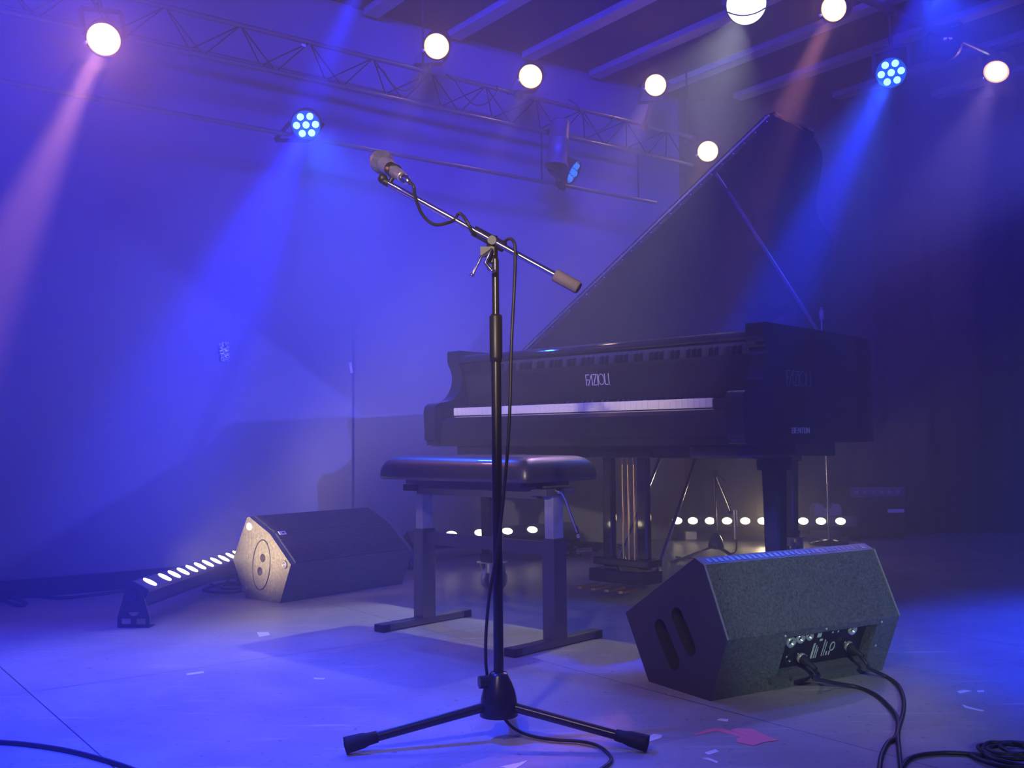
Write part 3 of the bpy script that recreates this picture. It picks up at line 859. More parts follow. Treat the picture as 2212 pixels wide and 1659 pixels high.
joint = P(1063, 522, DS)
mb = MB().cyl(joint + Vector((0, 0.004, -0.045)), joint + Vector((0, 0.004, 0.012)), 0.012, 16)
mb.cyl(joint + Vector((0, -0.018, 0)), joint + Vector((0, 0.018, 0)), 0.0095, 20)
mb.box(joint + Vector((-0.010, 0, -0.022)), (0.03, 0.026, 0.018))
mb.build('boom_joint', BLACKP, stand, world=True)
mb = MB(); j = joint + Vector((0, -0.02, -0.02))
mb.tube([j, P(1040, 555, DS - .03), P(1022, 592, DS - .03)], 0.0028, 8); mb.ball(P(1019, 594, DS - .03), 0.005, 10)
mb.tube([j, P(1048, 568, DS - .03), P(1062, 584, DS - .03)], [0.004, 0.004, 0.006], 8); mb.ball(P(1063, 585, DS - .03), 0.008, 10, (1, 1, .7))
mb.build('joint_lever', CHROME, stand, world=True)
sl = P(1010, 490, 2.14)
MB().cyl(bA, bA + u * (bC - bA).length * 0.97, 0.0065, 16).build('boom', NICKEL, stand, world=True)
MB().cyl(joint - u * 0.045 + Vector((0, 0, .002)), joint + u * 0.03 + Vector((0, 0, .002)), 0.0115, 16).build('boom_sleeve', BLACKM, stand, world=True)
MB().lathe([(0.0, 0), (0.012, 0), (0.0135, 0.002), (0.0135, 0.056), (0.012, 0.058), (0.0, 0.058)], 24, c=bC - u * 0.058, ax=u).build('counterweight_grip', GRIP, stand, world=True)
MB().lathe([(0.0, 0.058), (0.0105, 0.0585), (0.0105, 0.060), (0.0, 0.060)], 24, c=bC - u * 0.058, ax=u).build('end_cap', BLACKP, stand, world=True)
mb = MB(); mb.cyl(bA, bA - u * 0.012, 0.008, 12); mb.ball(bA - u * 0.016 + Vector((0, 0, 0.004)), 0.011, 12)
mb.cyl(bA + Vector((0, 0, 0.0)), P(852, 378, 2.16), 0.005, 10)
mb.build('clip_joint', BLACKP, stand, world=True)

mh = P(823, 349, 2.235); mt = P(872, 385, 2.115)
um = (mt - mh).normalized()
mb = MB().lathe([(0.0125, -0.02), (0.0150, -0.022), (0.0165, 0.02), (0.0165, 0.02), (0.013, 0.022)], 20, c=mh + um * 0.075, ax=um)
mb.build('microphone_clip', BLACKP, stand, world=True)
mic = thing('microphone', 'silver-bodied vocal microphone with round grille clipped to the boom tip', 'microphone', mh)
MB().lathe([(0.0, -0.026), (0.010, -0.0245), (0.018, -0.019), (0.0235, -0.011), (0.0255, 0.0), (0.0255, 0.004), (0.0255, 0.004), (0.0262, 0.005), (0.0262, 0.010), (0.0262, 0.010), (0.025, 0.014), (0.020, 0.024), (0.0185, 0.028)], 36, c=mh, ax=um).build('grille', mat('steel_mesh_grille', (0.34, 0.33, 0.36), 0.35, metal=0.8, bump=(700, 1.0)), mic, world=True)
MB().lathe([(0.0185, 0.026), (0.0180, 0.03), (0.0135, 0.10), (0.0115, 0.142), (0.0115, 0.145), (0.0, 0.145)], 28, c=mh, ax=um).build('handle', mat('champagne_mic_body', (0.62, 0.52, 0.54), 0.28, metal=0.7), mic, world=True)
ml = MB().lathe([(0.0, 0.14), (0.0098, 0.14), (0.0098, 0.166), (0.0085, 0.170), (0.006, 0.185), (0.0, 0.186)], 20, c=mh, ax=um)
cend = mh + um * 0.185
C0 = (cend)
pts = [C0, P(893, 401, 2.06), P(897, 425, 2.07), P(912, 463, 2.09), P(938, 485, 2.10), P(968, 481, 2.11), P(983, 474, 2.135), P(990, 462, 2.15), P(1000, 466, 2.12),
       P(1012, 484, 2.11), P(1022, 505, 2.12), P(1040, 515, 2.15), P(1065, 526, 2.155), P(1085, 524, 2.145), P(1100, 516, 2.12), P(1111, 525, 2.095), P(1113, 560, 2.095), P(1111, 620, 2.10), P(1105, 740, 2.10),
       P(1102, 860, 2.10), P(1098, 950, 2.10), P(1091, 1040, 2.10), P(1083, 1120, 2.095), P(1072, 1200, 2.095), P(1058, 1280, 2.10), P(1051, 1350, 2.11), P(1049, 1410, 2.12), P(1051, 1448, 2.13),
       P(1060, 1500, 2.175), P(1085, 1545, 2.18), G(1110, 1573, 0.012), G(1150, 1590, 0.005), G(1200, 1598, 0.005), G(1250, 1601, 0.005), G(1290, 1610, 0.005), G(1314, 1628, 0.005), G(1320, 1642, 0.005), G(1306, 1656, 0.005), G(1270, 1680, 0.005)]
mcab = thing('microphone_cable', 'thin black cable wound down the near stand and across the floor', 'cable', C0)
MB().tube(cat(pts, 6), 0.0034, 10).build('cable_run', CABLE, mcab, world=True)
ml.build('plug', mat('pink_lit_steel', (0.70, 0.66, 0.68), 0.22, metal=1.0), mcab, world=True)

# ------------------------------------------------------------------ wedge monitors
O1 = G(1535, 1515); L1 = Vector((0.513, 0.304, 0)).normalized(); U1 = Vector((-L1.y, L1.x, 0))


def frame_m(o, a, b):
    M = Matrix.Identity(4)
    for i in range(3): M[i][0] = a[i]; M[i][1] = b[i]; M[i][3] = o[i]
    M[2][2] = 1; return M


ang = math.atan2(L1.y, L1.x)
wr = thing('floor_monitor_speaker', 'grey-black wedge monitor on the right, its connector panel towards the viewer', 'monitor speaker', O1, ang, 'wedge monitor speakers')
WL = 0.60
A_ = (-0.061, 0.152); B_ = (0.015, 0.3175); C_ = (0.047, 0.331); D_ = (0.327, 0.161); E_ = (0.2335, 0.0)
# in local axes x runs along the speaker, y away from the viewer


def lower(t): return (t * A_[0], t * A_[1])


# body built from planes, with the connector bay recessed in its lower back panel and two hand holes at the left end
def panel_pt(x, t): return (x, A_[0] * t, A_[1] * t)


mb = MB()
x0, x1, t0, t1 = 0.20, 0.52, 0.22, 0.90
nin = Vector((0, A_[1], -A_[0])).normalized()     # into the cabinet
dep = 0.03
xs = [0, x0, x1, WL]; ts = [0, t0, t1, 1]
for i in range(3):
    for j in range(3):
        if i == 1 and j == 1: continue
        q = [panel_pt(xs[i], ts[j]), panel_pt(xs[i + 1], ts[j]), panel_pt(xs[i + 1], ts[j + 1]), panel_pt(xs[i], ts[j + 1])]
        mb.add(q, [(0, 1, 2, 3)])
ring = [Vector(panel_pt(x0, t0)), Vector(panel_pt(x1, t0)), Vector(panel_pt(x1, t1)), Vector(panel_pt(x0, t1))]
rin = [v + nin * dep for v in ring]
mb.add(ring + rin, [(i, (i + 1) % 4, (i + 1) % 4 + 4, i + 4) for i in range(4)])
mb.add([(0, *A_), (WL, *A_), (WL, *B_), (0, *B_)], [(0, 1, 2, 3)])
mb.add([(0, *B_), (WL, *B_), (WL, *C_), (0, *C_)], [(0, 1, 2, 3)])
mb.add([(0, *C_), (WL, *C_), (WL, *D_), (0, *D_)], [(0, 1, 2, 3)])
mb.add([(0, *D_), (WL, *D_), (WL, *E_), (0, *E_)], [(0, 1, 2, 3)])
mb.add([(0, 0, 0), (0, *E_), (WL, *E_), (WL, 0, 0)], [(0, 1, 2, 3)])
poly = [(0, 0), A_, B_, C_, D_, E_]
mb.add([(WL, *p) for p in poly], [tuple(range(6))])
body = mb.build('cabinet', CABINET, wr)
# end cheek with two slanted hand holes: outer plate with slots and their pockets


def slot(c, ang_, ln, r, n=10):
    d = Vector((math.cos(ang_), math.sin(ang_))); e = Vector((-d.y, d.x)); out = []
    for k in range(n + 1):
        t = -PI / 2 + PI * k / n; out.append(Vector(c) + d * (ln / 2 - r) + (d * math.cos(t) + e * math.sin(t)) * r)
    for k in range(n + 1):
        t = PI / 2 + PI * k / n; out.append(Vector(c) - d * (ln / 2 - r) + (d * math.cos(t) + e * math.sin(t)) * r)
    return out


def holed_plate(poly, holes, x, name, material, parent, depth=0.035, M=None, flip=1):
    """flat end panel with pocketed holes, tessellated"""
    from mathutils.geometry import tessellate_polygon
    loops = [[Vector((p[0], p[1], 0)) for p in poly]] + [[Vector((p[0], p[1], 0)) for p in h] for h in holes]
    tri = tessellate_polygon(loops); flat = [v for l in loops for v in l]
    mb = MB()
    mb.add([(x, v.x, v.y) for v in flat], [tuple(t) for t in tri])
    for h in holes:
        n = len(h)
        vs = [(x, p[0], p[1]) for p in h] + [(x + flip * depth, p[0], p[1]) for p in h]
        mb.add(vs, [(i, (i + 1) % n, (i + 1) % n + n, i + n) for i in range(n)] + [tuple(range(n, 2 * n))], False)
    return mb.build(name, material, parent)


sa = math.atan2(0.092, 0.062)
slots = [slot((0.094, 0.148), sa, 0.125, 0.021), slot((0.158, 0.106), sa, 0.135, 0.022)]
holed_plate(poly, slots, 0.0, 'side_panel', SATIN if False else mat('smooth_black_end_panel', (0.05, 0.045, 0.05), 0.5), wr)
# perforated steel grille edge along the top
ridge = Vector((0, C_[0] - B_[0], C_[1] - B_[1])); rn = Vector((0, -ridge.z, ridge.y)).normalized()
mb = MB()
for i in range(30):
    x = 0.03 + i * (WL - 0.06) / 29
    c = Vector((x, *B_)) + ridge * 0.5
    fr_ = Matrix.Identity(4)
    rd = ridge.normalized()
    for q_ in range(3): fr_[q_][0] = (1, 0, 0)[q_]; fr_[q_][1] = rd[q_]; fr_[q_][2] = rn[q_]; fr_[q_][3] = c[q_]
    mb.box((0, 0, 0.0002), (0.010, 0.018, 0.001), M=fr_)
mb.build('top_vent_slots', BLACKP, wr)
gd = Vector((0, D_[0] - C_[0], D_[1] - C_[1])); gn = Vector((0, -gd.z, gd.y)).normalized()
q = [Vector((0.01, *C_)) + gd * 0.03 + gn * 0.004, Vector((WL - 0.01, *C_)) + gd * 0.03 + gn * 0.004, Vector((WL - 0.01, *C_)) + gd * 0.97 + gn * 0.004, Vector((0.01, *C_)) + gd * 0.97 + gn * 0.004]
q2 = [v - gn * 0.005 for v in q]
MB().add(q + q2, [(0, 1, 2, 3), (7, 6, 5, 4), (0, 4, 5, 1), (1, 5, 6, 2), (2, 6, 7, 3), (3, 7, 4, 0)]).build('speaker_grille', GRILLE, wr)
# worn light edges
EDGE = mat('scuffed_edge_paint', (0.30, 0.33, 0.34), 0.6)
for xe in (0.002, WL - 0.002):
    MB().bar((xe, A_[0] - .001, A_[1]), (xe, B_[0] - .001, B_[1] + .001), 0.004, 0.003, up=(0, -1, 0.4)).build('edge_trim', EDGE, wr)
# connector plate in the bay


def bay(x, t, o=0.0):
    return Vector(panel_pt(x, t)) + nin * (dep - 0.002 - o)


def bay_box(mb, xa, ta, xb, tb, o0, o1):
    lo = [bay(xa, ta, o0), bay(xb, ta, o0), bay(xb, tb, o0), bay(xa, tb, o0)]
    hi = [bay(xa, ta, o1), bay(xb, ta, o1), bay(xb, tb, o1), bay(xa, tb, o1)]
    mb.add(lo + hi, [(0, 1, 2, 3), (7, 6, 5, 4), (0, 4, 5, 1), (1, 5, 6, 2), (2, 6, 7, 3), (3, 7, 4, 0)])


cp = MB(); bay_box(cp, 0.205, 0.24, 0.515, 0.89, 0.0, 0.002)
cpo = cp.build('connector_plate', PANEL, wr)
mb = MB()
bay_box(mb, 0.338, 0.70, 0.352, 0.84, 0.002, 0.003)          # white printed box
bay_box(mb, 0.352, 0.63, 0.362, 0.665, 0.002, 0.003)
for i, (xx, ta, tb, w) in enumerate(((0.334, 0.33, 0.60, 0.006), (0.345, 0.33, 0.56, 0.003), (0.352, 0.33, 0.52, 0.0025), (0.372, 0.35, 0.64, 0.0025), (0.380, 0.35, 0.60, 0.002), (0.388, 0.35, 0.42, 0.004), (0.398, 0.35, 0.42, 0.004))):
    bay_box(mb, xx, ta, xx + w, tb, 0.002, 0.003)
bay_box(mb, 0.305, 0.32, 0.322, 0.40, 0.002, 0.003)
ccx, ct = 0.405, 0.50
rp = []
for k in range(16):
    a = 2 * PI * k / 16
    rp.append(bay(ccx + 0.008 * math.cos(a), ct + 0.075 * math.sin(a), 0.003))
mb.tube(rp, 0.0014, 6, closed=True)
for xx, tt in ((0.39, 0.80), (0.41, 0.80), (0.43, 0.82), (0.39, 0.74), (0.41, 0.74)):
    bay_box(mb, xx, tt, xx + 0.004, tt + 0.03, 0.002, 0.003)
mb.build('panel_print', PRINT, cpo)
for xx, tt, rr in ((0.245, 0.70, 0.014), (0.275, 0.74, 0.012), (0.305, 0.76, 0.011), (0.252, 0.40, 0.014), (0.290, 0.42, 0.014), (0.460, 0.76, 0.013), (0.455, 0.50, 0.014)):
    MB().lathe([(0.0, 0.002), (rr * 0.6, 0.002), (rr * 0.65, 0.008), (rr, 0.010), (rr, 0.0)], 20, c=bay(xx, tt), ax=-nin).build('socket', STEEL if tt > 0.6 else BLACKM, cpo)
mb = MB()
for xa, xb in ((0.175, 0.232), (0.245, 0.30), (0.315, 0.50)):
    mb.bar(Vector(panel_pt(xa, 0.205)) - nin * 0.005, Vector(panel_pt(xb, 0.205)) - nin * 0.005, 0.010, 0.016, up=-nin)
mb.build('handle_bar', mat('grey_plastic_strip', (0.09, 0.09, 0.10), 0.5), wr)
for xx, tt in ((0.19, 0.93), (0.33, 0.95), (0.535, 0.93), (0.54, 0.5)):
    MB().ball(Vector(panel_pt(xx, tt)), 0.0035, 8).build('screw', STEEL, wr)
for s in (0.03, 0.033):
    pass
mb = MB(); mb.ball((0.045, B_[0] - 0.008, B_[1] - 0.028), 0.004, 8); mb.ball((0.035, B_[0] - 0.014, B_[1] - 0.035), 0.003, 8); mb.build('corner_screws', BLACKP, wr)

# left wedge
O2 = G(605, 1303); L2 = Vector((0.421, 0.5, 0)).normalized(); U2 = Vector((-L2.y, L2.x, 0))
wl = thing('floor_monitor_speaker', 'black wedge monitor on the left with bronze-lit end and grille facing front', 'monitor speaker', O2, math.atan2(L2.y, L2.x), 'wedge monitor speakers')
WL2 = 0.645
pl = [(0, 0), (-0.067, 0.152), (0.065, 0.262), (0.200, 0.322), (0.215, 0.318), (0.308, 0.147), (0.22, 0.0)]
mb = MB()
for i in range(len(pl)):
    a, b = pl[i], pl[(i + 1) % len(pl)]
    mb.add([(0, *a), (WL2, *a), (WL2, *b), (0, *b)], [(0, 1, 2, 3)])
mb.add([(WL2, *p) for p in pl], [tuple(range(len(pl)))])
mb.build('cabinet', CABINET, wl)
cir = lambda c, r, n=20: [(c[0] + r * math.cos(2 * PI * k / n), c[1] + r * math.sin(2 * PI * k / n)) for k in range(n)]
hol = [cir((0.110, 0.165), 0.017), cir((0.128, 0.112), 0.017)]
holed_plate(pl, hol, -0.001, 'side_panel', CABINETL, wl, 0.03)
# oval cover ring around the two round ports, and the corner sockets
ov = [(-0.002, 0.118 + 0.062 * math.cos(t) * math.cos(0.45) - 0.098 * math.sin(t) * math.sin(0.1), 0.138 + 0.098 * math.sin(t)) for t in [2 * PI * k / 40 for k in range(40)]]
MB().tube(ov, 0.0022, 6, closed=True).build('port_cover_ring', BLACKP, wl)
for y_, z_ in ((0.196, 0.285), (-0.030, 0.150), (0.222, 0.035)):
    MB().lathe([(0.0, 0.001), (0.007, 0.001), (0.008, 0.006), (0.015, 0.007), (0.017, 0.003), (0.017, 0.0)], 20, c=(-0.001, y_, z_), ax=(-1, 0, 0)).build('flying_point', STEEL if z_ > 0.2 else FIXG, wl)
# bent grille in two planes
for nm, (a, b) in (('grille_lower', (pl[1], pl[2])), ('grille_upper', (pl[2], pl[3]))):
    d = Vector((0, b[0] - a[0], b[1] - a[1])); nn = Vector((0, -d.z, d.y)).normalized()
    q = [Vector((0.022, *a)) + d * 0.02 + nn * 0.004, Vector((WL2 - 0.022, *a)) + d * 0.02 + nn * 0.004, Vector((WL2 - 0.022, *a)) + d * 0.985 + nn * 0.004, Vector((0.022, *a)) + d * 0.985 + nn * 0.004]
    q2 = [v - nn * 0.005 for v in q]
    mb = MB().add(q + q2, [(0, 1, 2, 3), (7, 6, 5, 4), (0, 4, 5, 1), (1, 5, 6, 2), (2, 6, 7, 3), (3, 7, 4, 0)])
    # raised ribs of the pressed perforation
    L = d.length; nr = int(L / 0.0085)
    for k in range(1, nr):
        p0 = Vector((0.024, *a)) + d * (k / nr) + nn * 0.005; p1 = Vector((WL2 - 0.024, *a)) + d * (k / nr) + nn * 0.005
        mb.bar(p0, p1, 0.0035, 0.003, up=nn)
    mb.build('speaker_grille', GRILLE, wl)
d = Vector((0, pl[2][0] - pl[1][0], pl[2][1] - pl[1][1])); nn = Vector((0, -d.z, d.y)).normalized()
c0 = Vector((0.035, *pl[1])) + d * 0.90 + nn * 0.008
mb = MB(); ex = Vector((1, 0, 0)); ed = d.normalized()
q = [c0, c0 + ex * 0.032, c0 + ex * 0.032 + ed * 0.018, c0 + ed * 0.018]; mb.add(q + [v - nn * 0.002 for v in q], [(0, 1, 2, 3), (7, 6, 5, 4), (0, 4, 5, 1), (1, 5, 6, 2), (2, 6, 7, 3), (3, 7, 4, 0)])
bd = mb.build('badge', WTAPE, wl)
c1_ = c0 + ex * 0.013 + ed * 0.005 + nn * 0.0004; q = [c1_, c1_ + ex * 0.012, c1_ + ex * 0.012 + ed * 0.006, c1_ + ed * 0.006]
MB().add(q + [v + nn * 0.0006 for v in q], [(3, 2, 1, 0), (4, 5, 6, 7)]).build('badge_mark', FIXT, bd)


# ------------------------------------------------------------------ LED floor bars
def led_bar(a, b, lens_at, label, name='led_floor_bar', w=0.075, h=0.075, tilt=0.35, zc=0.105, lit=0.02, group='warm LED bars on the floor', bracket=True, topmat=None, sc=(0.8, 1.35, 1)):
    """bar from a to b on the floor; lens_at = fractions along it"""
    a = Vector((a.x, a.y, 0)); b = Vector((b.x, b.y, 0)); L = (b - a).length; dr = (b - a).normalized()
    root = thing(name, label, 'LED bar light', a, math.atan2(dr.y, dr.x), group)
    R = Matrix.Translation((0, 0, zc)) @ Matrix.Rotation(tilt, 4, 'X')
    pr = [(-w / 2 * 0.8, -h / 2), (w / 2 * 0.8, -h / 2), (w / 2, -h / 4), (w / 2, h / 2 * 0.85), (w / 2 * 0.85, h / 2), (-w / 2 * 0.85, h / 2), (-w / 2, h / 2 * 0.85), (-w / 2, -h / 4)]
    MB(R).prism(pr, 0.01, L - 0.01, 'x').build('housing', FIXT, root, bevel=0.002)
    MB(R).box((L / 2, 0, h / 2 + 0.001), (L - 0.03, w * 0.82, 0.003)).build('front_glass', topmat or mat('smoked_glass', (0.10, 0.10, 0.14), 0.12, coat=0.6), root)
    for f in lens_at:
        o = MB().lathe([(lit, 0.0), (lit, 0.002), (lit * 0.6, 0.004), (0.0, 0.005)], 20).build('led_lens', BARLENS, root)
        p = R @ Vector((f * L, 0, h / 2 + 0.0026)); o.location = p; o.rotation_euler = (tilt, 0, 0)
        o.scale = sc
    for x, s in ((0.0, 1), (L, -1)):
        hw = 0.056
        pts = [(-hw, 0.0), (hw, 0.0), (hw, 0.035), (0.030, zc + 0.015), (0.016, zc + 0.030), (-0.016, zc + 0.030), (-0.030, zc + 0.015), (-hw, 0.035)]
        rect = lambda c, a_, b_: [(c[0] - a_, c[1] - b_), (c[0] + a_, c[1] - b_), (c[0] + a_, c[1] + b_), (c[0] - a_, c[1] + b_)]
        holes = [rect((-0.026, 0.021), 0.016, 0.009), rect((0.026, 0.021), 0.016, 0.009), [(0.018 * math.cos(t), 0.052 + 0.014 * math.sin(t)) for t in [PI + PI * k / 8 for k in range(9)]]]
        from mathutils.geometry import tessellate_polygon
        loops = [[Vector((p[0], p[1], 0)) for p in pts]] + [[Vector((p[0], p[1], 0)) for p in hh] for hh in holes]
        tri = tessellate_polygon(loops); flat = [v for l in loops for v in l]
        mb = MB()
        for xx in (x, x + s * 0.004): mb.add([(xx, v.x, v.y) for v in flat], [tuple(t) for t in tri])
        for lp in loops:
            n = len(lp); mb.add([(x, v.x, v.y) for v in lp] + [(x + s * 0.004, v.x, v.y) for v in lp], [(i, (i + 1) % n, (i + 1) % n + n, i + n) for i in range(n)])
        mb.box((x + s * 0.02, 0, 0.003), (0.04, 2 * hw, 0.004))
        br = mb.build('end_bracket', BLACKP, root)
        MB().lathe([(0.0, 0.012), (0.012, 0.012), (0.014, 0.010), (0.014, 0.0)], 20, c=(x, 0, zc - 0.005), ax=(-s, 0, 0)).build('tilt_knob', BLACKM, br)
    return root


a = G(288, 1356); b = Vector((a.x + 0.085, a.y + 1.0, 0))
f8 = [0.085, 0.205, 0.285, 0.365, 0.445, 0.525, 0.605, 0.69, 0.775, 0.86, 0.94]
led_bar(a, b, f8, 'LED bar running away beside the left-hand wedge, lenses glowing on top', tilt=0.45, lit=0.019)
a = Vector((0.97, 6.28, 0)); b = Vector((2.07, 6.12, 0))
pxs = [1467, 1500, 1536, 1572, 1610, 1646, 1690, 1730, 1766, 1806]
fr = [(P(p, 1125, 6.2).x - 0.97) / 1.10 for p in pxs]
led_bar(a, b, fr, 'LED bar on the floor behind the piano legs, facing the viewer', tilt=1.15, lit=0.026, zc=0.10, sc=(1.15, 0.85, 1))
xs_ = lambda px: P(px, 1145, 5.1 + (px - 895) / 265 * 0.3).x
a = Vector((xs_(880), 4.96, 0)); b = Vector((xs_(880) + 0.86, 4.96 + 0.645 * 0.75, 0))
LB = (b - a).length
led_bar(a, b, [0.10, 0.24, 0.40, 0.56, 0.71, 0.86], 'LED bar by the left wall, seen between the bench columns', tilt=0.9, lit=0.021, zc=0.13, sc=(1.4, 0.9, 1))
# warm light they throw
spot('floor_bar_glow', (-1.22, 3.60, 0.19), (-0.96, 3.97, 0.27), 36, (1.0, 0.78, 0.45), 62, 0.8, 0.08)
spot('floor_bar_glow', (1.5, 6.0, 0.16), (1.0, 3.5, 0.6), 6, (1.0, 0.75, 0.45), 110, 0.8, 0.04)

# ------------------------------------------------------------------ things under and behind the piano
s0 = G(1547, 1197)
st2 = thing('microphone_stand', 'low microphone stand with a black dome base under the piano', 'microphone stand', s0)
MB().lathe([(0.0, 0.03), (0.042, 0.03), (0.042, 0.03), (0.042, 0.05), (0.036, 0.075), (0.024, 0.10), (0.012, 0.115), (0.0, 0.115)], 24).build('base_hub', BLACKM, st2)
for tp in (G(1445, 1222), G(1600, 1215), G(1560, 1180)):
    t = tp - s0; t.z = 0.01
    MB().cyl(t.normalized() * 0.035 + Vector((0, 0, 0.04)), t, 0.0085, 12).build('leg', NICKEL if tp.x < 1 else BLACKM, st2)
zt = P(1545, 1015, s0.y).z
MB().cyl((0, 0, 0.10), (0, 0, zt), 0.0085, 12).build('tube', BLACKM, st2)
mb = MB().cyl((0, 0, zt - 0.07), (0, 0, zt), 0.014, 12); mb.ball((0.0, -0.015, zt - 0.02), 0.02, 12)
mb.cyl((0, -0.02, zt - 0.02), (0.05, -0.03, zt - 0.06), 0.006, 8)
mb.build('boom_joint', BLACKP, st2)
e = P(1578, 1103, s0.y - 0.05) - s0
MB().cyl((0, 0, zt - 0.01), e, 0.006, 10).build('boom', NICKEL, st2)
mcb = thing('pencil_microphone', 'small pale pencil microphone pointing down under the piano', 'microphone', P(1588, 1135, s0.y - .05))
MB().cyl(P(1587, 1102, s0.y - .05), P(1589, 1165, s0.y - .05), 0.010, 16).build('barrel', STEEL, mcb, world=True)
MB().cyl(P(1583, 1106, s0.y - .05), P(1572, 1108, s0.y - .05), 0.006, 10).build('clip', BLACKP, mcb, world=True)
pts = [P(1590, 1165, s0.y - .05), P(1591, 1180, s0.y - .05), P(1588, 1192, s0.y - .02), G(1575, 1197, .006), G(1550, 1204, .006), G(1500, 1206, 0.006), G(1460, 1203, 0.006)]
tag(MB().tube(cat(pts, 6), 0.004, 8).build('thin_cable', CABLE, origin=pts[0]), 'cable curling from the pencil microphone onto the floor', 'cable')

# tall stand behind the piano with a clip microphone at its head
tb = Vector((P(1790, 1140, 5.9).x, 5.9, 0))
st3 = thing('tall_microphone_stand', 'thin upright stand behind the piano, seen past its side', 'microphone stand', tb)
ztp = P(1787, 690, 5.9).z
MB().cyl((0, 0, 0.03), (-0.01, 0, ztp), 0.006, 10).build('tube', NICKEL, st3)
MB().lathe([(0.0, 0.0), (0.11, 0.0), (0.11, 0.0), (0.11, 0.012), (0.02, 0.03), (0.0, 0.03)], 28).build('round_base', BLACKM, st3)
m3 = thing('clip_microphone', 'small pale microphone on top of the tall stand behind piano', 'microphone', tb + Vector((-0.01, 0, ztp)))
MB().lathe([(0.0, 0.0), (0.012, 0.0), (0.014, 0.01), (0.014, 0.05), (0.008, 0.056), (0.0, 0.056)], 16).build('body', GREY, m3)
MB().ball((0, -0.002, 0.068), 0.010, 12).build('head', CHROME, m3)

# case, jug and lead by the back drape
cs = thing('amplifier_head', 'black equipment case by the back drape, behind the LED bar', 'amplifier', (2.21, 6.30, 0))
MB().box((0, 0, 0.17), (0.36, 0.24, 0.30)).build('case', ROADCASE, cs, bevel=0.008)
MB().box((0, -0.122, 0.285), (0.33, 0.006, 0.06)).build('control_strip', FIXG, cs)
mb = MB()
for i in range(6): mb.cyl((-0.13 + i * 0.05, -0.124, 0.285), (-0.13 + i * 0.05, -0.138, 0.285), 0.011, 12)
mb.build('knobs', GREY, cs)
MB().box((0.11, -0.122, 0.17), (0.10, 0.004, 0.022)).build('name_plate', WTAPE, cs)
for x in (-.15, .15):
    for y in (-.09, .09): MB().box((x, y, 0.01), (0.03, 0.03, 0.02)).build('foot', RUBBER, cs)
jg = thing('plastic_canister', 'pale plastic canister with two necks behind the LED bar', 'canister', (1.93, 6.30, 0))
pr = [(-0.085, 0.0), (0.085, 0.0), (0.085, 0.18), (0.07, 0.21), (0.035, 0.21), (0.02, 0.185), (-0.02, 0.185), (-0.035, 0.21), (-0.07, 0.21), (-0.085, 0.18)]
MB().prism(pr, -0.05, 0.05, 'y').build('body', GREY, jg, bevel=0.01)
MB().cyl((0, 0, 0.18), (0, 0, 0.235), 0.025, 16).build('cap', BLACKP, jg)
w0 = G(1215, 1195)
for i in range(3):
    pts = []
    R_ = random.Random(i + 3)
    cx, cy_ = w0.x + 0.10 * i, w0.y + 0.05 * i
    for k in range(14):
        a = k * 0.9
        pts.append((cx + (0.11 + 0.05 * R_.random()) * math.cos(a), cy_ + (0.07 + 0.05 * R_.random()) * math.sin(a), 0.008 + 0.003 * k))
    tag(MB().tube(cat(pts, 5), 0.0042, 8).build('cable_loop', CABLE, origin=pts[0]), ['tangled cable loops under the piano, left end of the heap', 'tangled cable loops in the middle of the heap under the piano', 'tangled cable loops at the right end of the heap under the piano'][i], 'cable', 'tangled cables on the floor under the piano')
cn = thing('cable_connector', 'shiny metal connector lying on the cable heap under piano', 'connector', G(1262, 1190, 0.05))
MB().cyl((-0.04, 0, 0), (0.04, 0.01, 0.005), 0.012, 14).build('shell', CHROME, cn)
MB().cyl((0.04, 0.01, 0.005), (0.07, 0.012, 0.0), 0.007, 10).build('boot', RUBBER, cn)
bx = thing('wall_socket_box', 'small white box on the floor under the piano', 'box', G(1492, 1165))
MB().box((0, 0, 0.025), (0.07, 0.05, 0.05)).build('body', WTAPE, bx, bevel=0.004)

# ------------------------------------------------------------------ cables on the floor
R0 = 0.0048


def cable(name, px_pts, label, r=R0, z=None, group=None, lead=None, n=8):
    pts = [G(p[0], p[1], r if len(p) < 3 else p[2]) for p in px_pts]
    if lead: pts = [Vector(v) for v in lead] + pts
    return tag(MB().tube(cat(pts, n), r, 10).build(name, CABLE, origin=pts[0]), label, 'cable', group)


cable('floor_cable', [(-60, 1600), (0, 1603), (60, 1608), (140, 1620), (210, 1637), (280, 1659), (340, 1685)], 'black cable crossing the bottom left corner of the floor')
M1 = ROOTM[wr.name]
s1 = M1 @ bay(0.290, 0.42, 0.012); s2 = M1 @ bay(0.455, 0.50, 0.012)
on = (M1.to_3x3() @ (-nin)).normalized()
cable('power_cable', [(1758, 1465, .05), (1800, 1475, .02), (1850, 1484), (1890, 1500), (1915, 1520), (1932, 1540), (1940, 1560), (1936, 1590), (1918, 1605), (1905, 1630), (1900, 1659), (1903, 1700)],
      'black lead from the right wedge, left of the pair, ending at the bottom edge', lead=[s1 + on * 0.03, s1 + on * 0.06 + Vector((0, 0, -0.01))])
cable('audio_cable', [(1880, 1445, .03), (1915, 1462), (1940, 1480), (1952, 1510), (1951, 1540), (1940, 1580), (1942, 1620), (1946, 1659), (1950, 1700)],
      'black lead from the right wedge, right of the pair, ending at the bottom edge', lead=[s2 + on * 0.03, s2 + on * 0.06 + Vector((0, 0, -0.012))])
